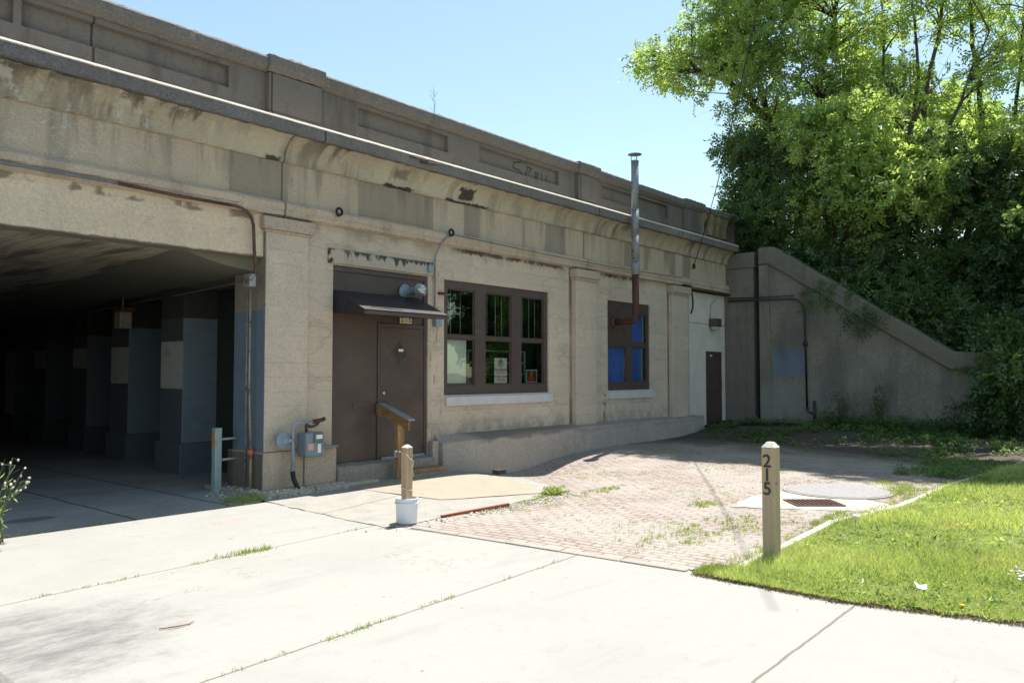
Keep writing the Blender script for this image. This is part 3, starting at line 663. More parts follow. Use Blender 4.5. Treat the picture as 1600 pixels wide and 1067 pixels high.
for x0, x1 in ((6.06, 6.95), (13.5, 14.2), (18.15, 19.1), (20.95, 21.5)):
    b = MB().box(x0, x1, .20, .299, 5.31, 5.865).build("parapet_block", m_para, V, bevel=.012)
    MB().extr([(.64, 5.875), (.20, 5.875), (.15, 5.93), (.13, 5.96), (.13, 6.085), (.17, 6.12), (.64, 6.13)], x0 - .02, x1 + .02, .07, .005).build("block_coping", m_copg, b)
    MB().box(x0 - .01, x1 + .01, .18, .232, 5.07, 5.30).build("block_base", m_para, b, bevel=.01)
m_spall = concrete("spalled_concrete", (0.30, 0.235, 0.14), speck=0.5, streak=0.5, dark=(.12, .1, .07))
for x in (18.98, 19.42, 19.85, 20.25):
    MB().extr([(.298, 5.32), (.20, 5.34), (.19, 5.6), (.13, 5.72), (.12, 5.88), (.298, 5.88)], x, x + .2, .08, .015).build("spalled_bracket", m_spall, V)
gr = MB()      # spray-painted scrawl on the parapet panel
def ribbon(mb, pts, wd, y):
    for (x0, z0), (x1, z1) in zip(pts[:-1], pts[1:]):
        d = Vector((x1 - x0, z1 - z0)).normalized() * wd; n = Vector((-d.y, d.x))
        mb.add([(x0 - n.x - d.x * .5, y, z0 - n.y - d.y * .5), (x1 - n.x + d.x * .5, y, z1 - n.y + d.y * .5), (x1 + n.x + d.x * .5, y, z1 + n.y + d.y * .5), (x0 + n.x - d.x * .5, y, z0 + n.y - d.y * .5)], [(0, 1, 2, 3)])
for k, st in enumerate([[(11.75, 5.76), (11.55, 5.72), (11.52, 5.62), (11.72, 5.6), (11.8, 5.5), (11.6, 5.48)], [(11.9, 5.5), (11.98, 5.72), (12.1, 5.70), (12.0, 5.6)],
           [(12.2, 5.48), (12.22, 5.66), (12.32, 5.64), (12.24, 5.56), (12.36, 5.48)], [(12.42, 5.66), (12.44, 5.5), (12.56, 5.52), (12.58, 5.66)]]): ribbon(gr, st, .012, .3705 - .003 - k * .0004)
gr.build("graffiti", plain("graffiti_paint", (.05, .048, .045), .7), par)
# deck, soffit, haunch
MB().box(-9, 21.4, .281, 24, 4.62, 4.895).build("deck", m_para, V)
MB().extr([(.282, 3.19), (24, 3.19), (24, 4.6), (.282, 4.6)][::-1], -9, 9.9, 19).build("soffit", m_soffit, V)
def TX(y): return 5.84 + .105 * y
hm = MB(); hp = [(-1.15, 3.186), (-.95, 3.13), (-.7, 3.07), (-.4, 3.02), (-.05, 2.99), (.9, 2.985), (.9, 3.188)]
vs_ = []; ys_ = [.1, 6, 12, 18, 24]
for y in ys_: vs_ += [(TX(y) + .05 + a, y, z) for a, z in hp]
k = len(hp); fs = [(i * k + j, i * k + (j + 1) % k, (i + 1) * k + (j + 1) % k, (i + 1) * k + j) for i in range(len(ys_) - 1) for j in range(k)] + [tuple(range(k))]
hm.add(vs_, fs); hm.build("haunch", m_haunch, V)
# tunnel wall and pillars
tw = MB(); tw.hexa([(TX(.3) + .82, .31, -.2), (TX(24) + 2.4, 24, -.2), (TX(24) + 2.6, 24, -.2), (TX(.3) + 1.1, .31, -.2), (TX(.3) + .82, .31, 3.0), (TX(24) + .85, 24, 3.0), (TX(24) + 1.1, 24, 3.0), (TX(.3) + 1.1, .31, 3.0)])
tw = MB(); tw.hexa([(TX(.72) + .80, .72, -.2), (TX(24) + .8, 24, -.2), (TX(24) + 1.1, 24, -.2), (TX(.72) + 1.1, .72, -.2), (TX(.72) + .80, .72, 3.05), (TX(24) + .8, 24, 3.05), (TX(24) + 1.1, 24, 3.05), (TX(.72) + 1.1, .72, 3.05)])
tw.build("tunnel_wall", m_tunwall, V)
MB().box(-9.0, -1.2, .0, 24, -.2, 3.178).build("unseen_side_blocker", m_haunch, V)  # unseen solid side, brought close to cut the light entering the tunnel
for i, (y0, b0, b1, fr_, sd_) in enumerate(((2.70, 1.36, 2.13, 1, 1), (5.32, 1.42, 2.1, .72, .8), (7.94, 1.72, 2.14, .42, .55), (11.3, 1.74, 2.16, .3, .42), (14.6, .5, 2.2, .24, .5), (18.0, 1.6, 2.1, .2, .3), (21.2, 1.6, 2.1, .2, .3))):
    depth_shade = lambda c, q: tuple(v * q for v in c)  # paint dimmed pillar by pillar, the tunnel's deepening shade put into colour
    mf = painted("pillar_slate_paint", [(-.2, 0.5, depth_shade((0.12, 0.135, 0.17), fr_)), (0.5, 2.5 - .05 * i, depth_shade(sl_l, fr_))], depth_shade(soot, max(.5, fr_)))
    ms = painted("pillar_banded_paint", [(-.2, b0, depth_shade(sl_d, sd_)), (b0, b1, depth_shade(sl_w, sd_)), (b1, 2.5 - .05 * i, depth_shade((0.10, 0.10, 0.10), sd_))], depth_shade(soot, max(.5, sd_)))
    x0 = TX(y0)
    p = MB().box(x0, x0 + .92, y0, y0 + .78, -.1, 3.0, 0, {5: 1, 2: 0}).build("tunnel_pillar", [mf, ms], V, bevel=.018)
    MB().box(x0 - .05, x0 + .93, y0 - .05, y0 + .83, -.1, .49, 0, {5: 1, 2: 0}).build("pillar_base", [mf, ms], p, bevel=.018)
for i in range(3):          # blocked window niches between the pillars
    y0 = 1.0 + 2.65 * i; xx = TX(y0 + .8) + .80; f = MB()
    f.box(xx - .05, xx + .06, y0, y0 + 1.4, .82, .92); f.box(xx - .03, xx + .06, y0, y0 + 1.4, 1.98, 2.04); f.box(xx - .03, xx + .06, y0 + .66, y0 + .73, .93, 1.97)
    f.box(xx - .03, xx + .06, y0, y0 + .06, .93, 1.97); f.box(xx - .03, xx + .06, y0 + 1.34, y0 + 1.4, .93, 1.97)
    f.build("niche_frame", m_tun_front, V)
MB().box(-9, 9.6, 24.0, 24.3, -.2, 3.2).build("unseen_end_blocker", m_haunch, V)  # added closure out of view, keeps daylight out of the far end
# plinth, step
def pfn(x, j):
    t_ = max(0, 1 - (x - 9.1) / .55)
    return ((-.14 * math.exp(-((x - 9.9) / .8) ** 2) if j in (1, 2) else 0) + (.17 * t_ if 1 <= j <= 3 else 0), (-.05 * t_ if j in (2, 3) else 0))
MB().extr([(-.001, -.5), (-.36, -.5), (-.31, .50), (-.29, .54), (-.001, .585)], 9.1, 17.75, .18, .004, fn=pfn).build("plinth", m_plinth, V)
MB().box(17.76, 18.1, -.30, -.002, -.3, .57).build("plinth_end", m_plinth, V, bevel=.02)
MB().box(8.95, 9.095, -.12, -.002, -.3, .50).build("plinth_stub", m_plinth, V, bevel=.02)
MB().extr([(.28, -.2), (-.17, -.2), (-.18, .225), (-.15, .25), (.0, .27), (.28, .268)], 7.03, 8.94, .12, .004).build("door_step", m_step, V)
# lintel
MB().box(6.93, 9.03, -.035, -.001, 3.23, 3.44).build("lintel", m_lintel, V, bevel=.006)
# ---- office door bay
ent = MB(); ent.box(7.03, 8.94, .06, .12, .275, 3.21); ent = ent.build("entrance_panel", m_brown, V)
e = MB(); e.box(7.03, 8.94, .035, .06, 3.13, 3.208); e.box(7.03, 7.075, .035, .06, .275, 3.129); e.box(8.885, 8.94, .03, .06, .275, 3.129); e.box(7.92, 7.965, .035, .06, .275, 2.39); e.box(7.966, 8.884, .035, .06, 2.335, 2.39)
e.build("frame", m_brown2, ent, bevel=.004)
MB().box(7.46, 7.72, .048, .059, 1.085, 1.165).build("mail_slot", m_brown2, ent, bevel=.004)
dr = MB().box(7.972, 8.878, .040, .059, .31, 2.328).build("door", m_brown, V, bevel=.003)
def diamond(mb, cx, cz, a, b, y0, y1):
    mb.add([(cx - a, y0, cz), (cx, y0, cz - b), (cx + a, y0, cz), (cx, y0, cz + b), (cx - a, y1, cz), (cx, y1, cz - b), (cx + a, y1, cz), (cx, y1, cz + b)], [(0, 1, 2, 3), (7, 6, 5, 4), (0, 4, 5, 1), (1, 5, 6, 2), (2, 6, 7, 3), (3, 7, 4, 0)])
dm = MB(); diamond(dm, 8.37, 1.92, .175, .195, .028, .0395); dm.build("diamond_frame", m_brown2, dr)
dm = MB(); diamond(dm, 8.37, 1.92, .13, .15, .022, .0275); dm.build("diamond_glass", plain("dark_pane", (.012, .02, .018), .06, spec=.8), dr)
MB().box(8.32, 8.42, .017, .0215, 1.955, 1.995).build("sticker", m_sign, dr)
MB().lathe([(.0, 0), (.032, 0), (.032, .012), (.022, .02), (.0, .02)], (8.04, .04, 1.30), (0, -1, 0)).build("lock", m_brass, dr)
MB().lathe([(.0, 0), (.032, 0), (.032, .008), (.014, .02), (.014, .04), (.03, .05), (.03, .075), (.0, .085)], (8.04, .04, 1.13), (0, -1, 0)).build("door_knob", plain("dull_brass", (.16, .12, .07), .35, .8), dr)
MB().box(7.975, 8.875, .0, .034, .272, .308).build("threshold", m_galv, dr)
pl = MB().box(8.35, 8.60, .018, .034, 2.408, 2.512).build("number_plate", m_cream, V, bevel=.003)
for k, ch in enumerate("215"):
    MB().box(8.356 + k * .082, 8.43 + k * .082, .0165, .0178, 2.413, 2.507).build("digit_tile", m_cream, pl)
    text_mesh(ch, .105, .0004, "digit", m_ink, pl, Matrix.Translation((8.393 + k * .082, .0150, 2.46)) @ M_front, bold=.0005)
# awning
aw = MB(); L_, R_ = 7.06, 8.72
aw.add([(L_, .02, 2.84), (R_, .02, 2.84), (R_, -.70, 2.52), (L_, -.70, 2.52), (L_, -.70, 2.46), (R_, -.70, 2.46), (L_, .02, 2.50), (R_, .02, 2.50), (L_, -.64, 2.46), (R_, -.64, 2.46), (L_ + .02, -.62, 2.52), (R_ - .02, -.62, 2.52)],
       [(3, 2, 1, 0), (4, 5, 2, 3), (6, 8, 4, 3, 0), (1, 2, 5, 9, 7), (6, 7, 9, 8), (8, 9, 5, 4)])
awo = aw.build("awning", m_awning, V)
MB().box(L_ - .006, R_ + .006, -.712, -.701, 2.45, 2.50).build("front_trim", m_brown2, awo)
# ---- windows
def window_unit(name, x0, x1, z0, z1, posts, panes, sill):
    fr = MB().wall(x0, x1, z0, z1, .03, .10, panes).build(name, m_brown2, V)
    gl = []
    for a, b, c_, d in panes:
        MB().wall(a, b, c_, d, .052, .085, [(a + .022, b - .022, c_ + .025, d - .022)]).build("sash", m_brown, fr)
        gl.append(MB().add([(a + .022, .068, c_ + .025), (b - .022, .068, c_ + .025), (b - .022, .068, d - .022), (a + .022, .068, d - .022)], [(0, 1, 2, 3)]).build("glass_pane", m_glass, fr))
    MB().extr([(.05, sill[2]), (-.05, sill[2]), (-.055, sill[3] - .035), (.028, sill[3]), (.05, sill[3])], sill[0], sill[1], .4, .001).build("sill", m_white, fr)
    return fr, gl
w1, _ = window_unit("window", 9.312, 12.168, 1.242, 3.198, [], [(9.42, 10.10, 1.40, 2.21), (9.42, 10.10, 2.26, 3.06), (10.38, 11.09, 1.40, 2.21), (10.38, 11.09, 2.26, 3.06), (11.38, 12.06, 1.40, 2.21), (11.38, 12.06, 2.26, 3.06)], (9.33, 12.24, 1.06, 1.24))
w2, _ = window_unit("window", 14.242, 15.998, 1.242, 3.198, [], [(14.29, 15.04, 1.40, 2.20), (15.27, 15.93, 1.42, 2.21), (15.27, 15.93, 2.30, 2.96)], (14.25, 16.12, 1.06, 1.24))
MB().box(14.29, 15.03, .018, .029, 2.23, 3.0).build("blanking_board", m_brown, w2, bevel=.003)
MB().box(14.31, 15.02, .088, .099, 1.41, 2.19).build("blue_blind", m_blue, w2)
MB().box(15.29, 15.80, .088, .099, 1.43, 2.95).build("blue_blind", m_blue, w2)
sl = MB()
for z in (1.65, 1.9): sl.box(14.32, 15.0, .084, .0875, z, z + .012)
sl.box(14.84, 14.86, .082, .0875, 1.42, 2.18); sl.build("blind_seam", m_bluel, w2)
lt = MB(); lt.box(15.79, 15.83, .075, .086, 2.30, 2.94); lt.box(15.29, 15.83, .0752, .086, 2.27, 2.30); lt.box(15.74, 15.775, .075, .086, 1.44, 2.2)
lt.build("inner_frame", m_shelf, w2)
# the room behind
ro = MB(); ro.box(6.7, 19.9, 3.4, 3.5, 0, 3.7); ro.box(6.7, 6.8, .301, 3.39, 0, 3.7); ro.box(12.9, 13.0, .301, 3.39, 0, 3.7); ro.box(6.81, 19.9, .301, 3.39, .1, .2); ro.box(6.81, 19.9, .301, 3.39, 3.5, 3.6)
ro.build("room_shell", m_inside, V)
for xx in (9.62, 9.86, 10.55, 10.78, 10.95, 11.55, 11.75, 11.93):
    MB().tube([(xx, .16, 2.25), (xx, .16, 3.08)], .008, 6).build("window_bar", m_shelf, w1)
# things standing in the window
tag(MB().box(9.45, 9.97, .115, .13, 1.43, 2.19).build("whiteboard", m_board, bevel=.005), "plain white board propped inside the lower left pane", "board")
for z in (1.62, 1.83, 2.04):
    pass
sh = thing("metal_shelving", "pale metal shelving unit standing behind the middle and right panes", "shelf", (10.4, .5, .2))
for z in (1.58, 1.80, 2.02): MB().box(10.35, 12.0, .45, .8, z, z + .022).build("shelf", m_shelf, sh)
for x in (10.36, 11.97): MB().box(x, x + .03, .45, .48, .2, 2.05).build("upright", m_shelf, sh)
ns = thing("parking_notice", "white NO PARKING notice with crossed red circle in the middle pane", "sign", (10.86, .09, 1.43))
MB().box(10.69, 11.04, .098, .103, 1.43, 1.89).build("panel", m_sign, ns)
ring = MB(); seg = 32
for k in range(seg):
    a0, a1 = 2 * math.pi * k / seg, 2 * math.pi * (k + 1) / seg; q = lambda a, r: (10.865 + r * math.cos(a), .0962, 1.79 + r * math.sin(a))
    ring.add([q(a0, .062), q(a0, .078), q(a1, .078), q(a1, .062)], [(0, 1, 2, 3)])
ring.add([(10.815, .0960, 1.832), (10.825, .0960, 1.842), (10.915, .0960, 1.748), (10.905, .0960, 1.738)], [(3, 2, 1, 0)])
ring.build("red_ring", m_red, ns)
text_mesh("P", .13, .0003, "letter", m_ink, ns, Matrix.Translation((10.865, .0968, 1.79)) @ M_front, bold=.004)
text_mesh("NO PARKING", .056, .0003, "lettering", m_ink, ns, Matrix.Translation((10.865, .0968, 1.672)) @ M_front, bold=.0016)
text_mesh("TOWED AWAY", .05, .0003, "lettering", m_red, ns, Matrix.Translation((10.865, .0968, 1.545)) @ M_front, bold=.0016)
tl = MB()
for i, (z, a, b) in enumerate(((1.635, 10.76, 10.97), (1.605, 10.74, 10.99), (1.505, 10.76, 10.98), (1.475, 10.73, 11.0))): tl.box(a, b, .0962, .0975, z, z + .010)
tl.build("small_print", m_red, ns)
ps = thing("framed_picture", "small silver framed picture of a red and orange shape in the right pane", "picture", (11.8, .09, 1.42))
MB().wall(11.60, 11.93, 1.43, 1.68, .098, .115, [(11.62, 11.91, 1.45, 1.66)]).build("frame", m_shelf, ps)
MB().box(11.62, 11.91, .104, .112, 1.45, 1.66).build("print", plain("picture_dark", (.05, .03, .03), .5), ps)
MB().lathe([(0, 0), (.05, 0), (.05, .001), (0, .001)], (11.765, .1025, 1.60), (0, -1, 0)).build("orange_shape", m_orange, ps)
MB().add([(11.67, .1022, 1.455), (11.86, .1022, 1.455), (11.84, .1022, 1.54), (11.765, .1022, 1.57), (11.69, .1022, 1.54)], [(0, 1, 2, 3, 4)]).build("red_shape", m_red, ps)
# ---- white siding bay with the second door
sb = MB().wall(17.905, 19.98, .24, 3.70, .04, .12, [(18.86, 19.80, .24, 2.19)]).build("siding", m_siding, V)
MB().box(17.905, 19.98, .036, .0395, 2.895, 2.905).build("seam", m_black, sb)
MB().box(17.91, 18.85, .0, .035, .1, .30).build("siding_base", m_plinth, V)
d2 = MB().box(18.862, 19.798, .07, .10, .245, 2.188).build("door", m_brown, V, label="narrow dark brown door in the white siding bay")
MB().wall(18.862, 19.798, .245, 2.188, .05, .069, [(18.92, 19.74, .245, 2.13)]).build("frame", m_brown2, d2)
MB().box(19.15, 19.28, .064, .069, 2.06, 2.10).build("sticker", m_sign, d2)
MB().box(17.62, 19.98, .121, .29, -.2, 3.70).build("back_wall", m_inside, V)
MB().box(17.61, 17.9, -.002, .0, .5, 3.7)
# ---- pier at the end of the office bay
pr = MB().box(20.0, 20.5, -.77, .29, -.1, 4.42).build("end_pier", m_pier, V, bevel=.015)
MB().box(19.97, 20.55, -.81, .10, 4.42, 4.84).build("pier_cap", m_wingcop, pr, bevel=.03)
MB().box(19.985, 19.999, -.75, -.6, .2, 4.40).build("pier_strip", m_pier, pr)
MB().box(19.985, 19.999, -.3, -.06, .2, 4.40).build("pier_strip", m_pier, pr)

# ================================================================ WING WALL
W = thing("retaining_wall", "sloping grey concrete wing wall with raised coping holding back the wooded bank", "retaining wall", (20.2, -3.5, 0))
yz = [(-.95, -.2), (-.95, 4.9), (-1.3, 4.9), (-5.45, 2.05), (-6.3, 2.02), (-6.3, -.2)]
def slabx(mb, yz, x0, x1):
    n = len(yz); mb.add([(x0, y, z) for y, z in yz] + [(x1, y, z) for y, z in yz], [tuple(range(n)), tuple(range(2 * n - 1, n - 1, -1))] + [(i, i + n, (i + 1) % n + n, (i + 1) % n) for i in range(n)])
    return mb
slabx(MB(), yz, 20.05, 20.5).build("wall", m_wing, W, bevel=.015)
slabx(MB(), [(-.93, 4.93), (-1.32, 4.93), (-5.47, 2.10), (-6.34, 2.07), (-6.34, 1.66), (-5.40, 1.70), (-1.2, 4.48), (-.93, 4.48)], 19.96, 20.56).build("coping", m_wingcop, W, bevel=.03)
slabx(MB(), [(-.93, -.2), (-.93, 4.47), (-1.19, 4.47), (-1.25, -.2)], 20.0, 20.049).build("edge_strip", m_wing, W, bevel=.008)
# embankment behind
def embank():
    vs_, fs = [], []; xs = [20.4, 21, 22, 23, 24.5, 26, 28, 32, 38, 50, 80, 160]; ys = [-26, -20, -16, -13, -11, -9.5, -8.5, -7.5, -6.5, -5.5, -4.5, -3.5, -2.5, -1.5, -.5, .7, 2, 20, 60]
    for y in ys:
        for x in xs:
            top = 4.7 * sst(-6.6, -.9, y); far = 4.7 * sst(22, 40, x) * sst(-13, -8, y); z = max(top, far * .8)
            if x < 20.6: z = min(z, max(-.3, 4.75 + (y + 1.3) * .69) - .25)
            vs_.append((x, y, z - .1 + random.gauss(0, .05)))
    nx = len(xs); fs = [(j * nx + i, j * nx + i + 1, (j + 1) * nx + i + 1, (j + 1) * nx + i) for j in range(len(ys) - 1) for i in range(nx - 1)]
    return MB().add(vs_, fs, 0, True).build("embankment", m_soil)
S(embank())

# ================================================================ FIXTURES
def arc(p0, p1, p2, n=6):
    p0, p1, p2 = map(Vector, (p0, p1, p2)); return [tuple((1 - t) ** 2 * p0 + 2 * t * (1 - t) * p1 + t * t * p2) for t in [i / n for i in range(n + 1)]]
# vent pipe
vp = thing("stove_pipe", "tall metal stove pipe rising from the blue window past the parapet, rusted below", "stove pipe", (14.5, -.55, 2.75))
MB().tube([(14.5, -.02, 2.73), (14.5, -.40, 2.73)] + arc((14.5, -.42, 2.73), (14.5, -.55, 2.73), (14.5, -.55, 2.86)) + [(14.5, -.55, 3.72)], [.07] * 9 + [.08], 14).build("rusty_section", m_rust, vp)
MB().tube([(14.5, -.04, 2.73), (14.5, .016, 2.73)], .12, 16).build("wall_collar", m_rustbrown, vp)
for z0, z1, r in ((3.721, 4.05, .089), (4.051, 4.6, .086), (4.601, 5.15, .084), (5.151, 6.2, .082)):
    s_ = MB().tube([(14.5, -.55, z0), (14.5, -.55, z1)], r, 16).build("pipe_section", m_galvrust if z0 < 4.5 else m_galv, vp)
    MB().tube([(14.5, -.55, z1 - .03), (14.5, -.55, z1 - .005)], r + .006, 16).build("joint_band", m_galv, s_)
cap_ = MB(); cap_.lathe([(.0, .0), (.15, 0), (.15, .008), (.0, .05)], (14.5, -.55, 6.33), seg=20)
for a in (0, 2.1, 4.2): cap_.box(14.5 + .075 * math.cos(a) - .006, 14.5 + .075 * math.cos(a) + .006, -.55 + .075 * math.sin(a) - .006, -.55 + .075 * math.sin(a) + .006, 6.19, 6.332)
cap_.build("rain_cap", m_galv, vp)
for z in (4.95,): MB().tube([(14.5, -.47, z), (14.5, -.39, z)], .012, 6).build("wall_bracket", m_rust, vp)
# wall lamp
wlm = thing("wall_lamp", "silver wall lamp with round clear globe above the brown awning", "lamp", (8.47, 0, 2.92))
MB().lathe([(.0, .0), (.125, .0), (.13, .02), (.11, .035), (.07, .07), (.062, .14), (.062, .27), (.08, .29), (.0, .29)], (8.47, .05, 2.92), (0, -1, 0)).build("housing", m_greylight, wlm)
gm_ = NT("lamp_globe", .12, .6); gm_.bsdf.inputs["Metallic"].default_value = .6
gm_ = gm_.done((0.42, 0.45, 0.48))
MB().lathe([(0.02, .0), (.075, .01), (.098, .05), (.105, .09), (.098, .135), (.07, .175), (.035, .195), (.002, .2)], (8.47, -.235, 2.92), (0, -1, 0)).build("globe", gm_, wlm)
MB().lathe([(.107, .0), (.112, .005), (.112, .02), (.107, .025)], (8.47, -.30, 2.92), (0, -1, 0)).build("retaining_ring", m_galv, wlm)
# gas meter
gmx = thing("gas_meter", "grey gas meter on the pillar base beside the brown door", "gas meter", (6.42, -.35, .45))
mt_ = MB().box(6.30, 6.60, -.42, -.21, .46, .80).build("meter_body", m_greypaint, gmx, bevel=.03)
MB().box(6.42, 6.57, -.445, -.42, .66, .79).build("index_window", plain("index_grey", (.10, .13, .14), .3), mt_, bevel=.008)
MB().box(6.45, 6.55, -.449, -.4455, .71, .765).build("dial_label", m_sign, mt_)
MB().box(6.33, 6.42, -.428, -.4205, .56, .65).build("red_label", plain("label_red_white", (.55, .32, .32), .6), mt_)
MB().box(6.49, 6.54, -.428, -.4205, .52, .64).build("white_label", m_sign, mt_)
MB().lathe([(.0, 0), (.12, 0), (.125, .02), (.11, .04), (.05, .055), (.045, .09), (0, .09)], (6.07, -.22, .70), (0, -1, 0)).build("regulator", m_greylight, gmx)
MB().tube([(6.19, -.28, .20), (6.19, -.28, .86)] + arc((6.19, -.28, .86), (6.19, -.28, .93), (6.27, -.28, .93)) + [(6.50, -.28, .94)], .022, 10).build("riser_pipe", m_greylight, gmx)
MB().tube([(6.07, -.28, .70), (6.19, -.28, .70)], .03, 10).build("inlet_pipe", m_greylight, gmx)
MB().tube([(6.50, -.28, .94), (6.62, -.28, .95), (6.74, -.20, .955), (6.80, -.13, .96)], .028, 10).build("rusty_elbow", m_rust, gmx)
MB().tube([(6.40, -.28, .80), (6.40, -.28, .90)] + arc((6.40, -.28, .9), (6.5, -.28, .83), (6.6, -.28, .92), 5), .022, 10).build("union_pipe", m_rustbrown, gmx)
MB().tube([(6.19, -.28, .28), (6.20, -.29, .18), (6.24, -.33, .05), (6.27, -.36, -.02)], .032, 10).build("rubber_sleeve", m_black, gmx)
MB().box(6.62, 6.98, -.24, -.131, .555, .58).build("bracket_plate", m_greypaint, gmx)
# conduits on the facade
m_tanpipe = plain("tan_rusty_pipe", (.34, .24, .15), .7, var=.3, rust=.25)
cd = thing("rusty_conduit", "dark rusted conduit running along the beam and down to the corner pillar", "conduit", (5.6, -.1, 3))
MB().tube([(-3, -.10, 3.84), (3.9, -.10, 3.825)], .018, 8).build("grey_section", m_galv, cd)
MB().tube([(3.9, -.10, 3.825), (4.6, -.10, 3.80), (5.3, -.10, 3.80)] + arc((5.3, -.1, 3.80), (5.62, -.1, 3.82), (5.66, -.1, 3.58)) + [(5.68, -.1, 3.2), (5.70, -.1, 3.05)] + arc((5.7, -.1, 3.0), (5.7, -.1, 2.86), (5.56, -.1, 2.82), 5), .022, 8).build("brown_section", m_rustbrown, cd)
cj = MB().box(5.60, 5.70, -.12, .03, 2.76, 2.93).build("junction_box", m_galvrust, cd, bevel=.01)
MB().tube([(5.76, .12, 2.80), (5.76, .12, 1.4), (5.79, .12, .62)], .014, 8).build("tan_downpipe", m_tanpipe, cd)
MB().tube([(5.81, .28, 2.80), (5.81, .28, .1)], .012, 8).build("thin_downpipe", m_galvrust, cd)
MB().tube([(5.79, .12, .62), (5.76, .06, .45), (5.76, .06, .05)], .018, 8).build("lower_downpipe", m_tanpipe, cd)
MB().tube([(5.79, .12, .50), (5.785, .11, .58)], .04, 10).build("orange_wrap", m_orange, cd)
MB().tube([(5.70, .0, 2.86)] + [(TX(y) - .03, y, 2.89 - .012 * (i % 2)) for i, y in enumerate((.6, 2.6, 5.2, 8, 12, 18))], .014, 6).build("tunnel_conduit", m_galv, cd)
el = thing("electric_conduit", "grey electrical conduit dropping from the string course to a grey box beside the awning", "conduit", (9.1, 0, 2.5))
MB().tube([(9.28, -.14, 3.93)] + arc((9.26, -.12, 3.9), (9.08, -.06, 3.72), (9.06, -.04, 3.5)) + [(9.06, -.04, 2.55)], .013, 8).build("pipe", m_galv, el)
MB().box(9.03, 9.17, -.10, -.001, 2.38, 2.54).build("switch_box", m_greylight, el, bevel=.008)
MB().box(8.88, 8.98, -.09, -.036, 3.28, 3.39).build("junction_box", m_greylight, el, bevel=.006)
MB().box(9.16, 9.29, -.05, -.001, 2.93, 2.97).build("iron_hook", m_rust, el)
def ringi(x, z, lab):
    t = thing("insulator_ring", lab, "insulator", (x, -.12, z), "ring insulators on the string course"); r = MB(); pts = [(x + .05 * math.cos(a), -.15, z + .05 * math.sin(a)) for a in [i * math.pi / 6 for i in range(13)]]
    r.tube(pts, .02, 8, cap=False); r.build("ring", m_black, t); MB().tube([(x, -.15, z - .05), (x, -.09, z - .06)], .012, 6).build("bolt", m_rust, t)
ringi(7.02, 3.97, "small black ring insulator on the string course left of the door lintel")
ringi(9.33, 3.98, "small black ring insulator at the top of the grey conduit")
ringi(17.9, 4.30, "small black ring insulator where the service wire meets the wall")
wr = MB(); pts = [(9.33 + (17.3 - 9.33) * t, -.15 + .0 * t, 3.95 - .05 * math.sin(math.pi * t)) for t in [i / 20 for i in range(21)]]; wr.tube(pts, .006, 5)
tag(wr.build("facade_cable", m_cable), "thin dark cable strung along the string course over the windows", "cable")
sw = MB(); A_, B_ = Vector((17.9, -.15, 4.32)), Vector((4.0, -7.9, 3.9 + .4))
B_ = Vector((6.0, -7.0, 5.3)); B2 = Vector((-8, -12.8, 2.0)); pts = []
P1 = [(17.9, -.15, 4.32), (17.86, -1.0, 6.6), (15, -3.30, 9.7), (12, -4.56, 8.3 + 3)]
P1 = [(17.9, -.15, 4.32), (16.6, -1.30, 5.9), (14.6, -2.85, 7.9), (12.0, -4.55, 9.9), (8, -6.9, 12.5)]
sw.tube([(17.9 * (1-t)**2 + 2*t*(1-t) * 15.05 + t*t * 12, -.15 * (1-t)**2 - 2*t*(1-t) * 2.36 - t*t * 4.57, 4.32 * (1-t)**2 + 2*t*(1-t) * 5.745 + t*t * 8.19) for t in [i / 24 for i in range(36)]], .010, 5); sw_o = sw.build("service_wire", m_cable)
tag(sw_o, "thin service wire sagging from the wall up across the tree and out of view", "wire")
rd = thing("anchor_rods", "two dark iron rods sticking out from the cornice above the door", "rods", (8.7, -.3, 4.95))
MB().tube([(8.15, -.42, 4.98), (8.52, -.44, 4.98)], .012, 6).build("rod", m_rust, rd); MB().tube([(8.38, -.42, 4.94), (8.72, -.46, 4.96)], .014, 6).build("rod", m_rust, rd)
# electrical gear at siding bay
eg = thing("service_conduit", "rusty service conduit with drooping black cable above the white siding", "conduit", (18.5, -.1, 3.7))
MB().tube([(17.5, -.14, 3.74), (19.9, -.14, 3.72)], .035, 8).build("pipe", m_rustbrown, eg)
MB().tube([(17.35, -.14, 3.78), (17.75, -.14, 3.78)], .03, 8).build("weatherhead", m_black, eg)
MB().tube(arc((17.7, -.16, 3.74), (17.85, -.2, 3.3), (17.66, -.18, 3.1), 8), .022, 8).build("cable_loop", m_cable, eg)
MB().tube([(19.3, -.1, 3.7)] + arc((19.3, -.08, 3.6), (19.25, -.0, 3.5), (19.1, .0, 3.4)) + [(19.08, .01, 3.0)], .01, 6).build("drop_pipe", m_galv, eg)
fl = thing("flood_light", "small dark box flood light over the narrow brown side door", "light", (19.2, 0, 2.9))
MB().box(19.04, 19.36, -.18, .035, 2.84, 3.05).build("housing", m_brown2, fl, bevel=.012); MB().box(19.08, 19.32, -.16, .0, 2.76, 2.839).build("lens", m_shelf, fl, bevel=.01)
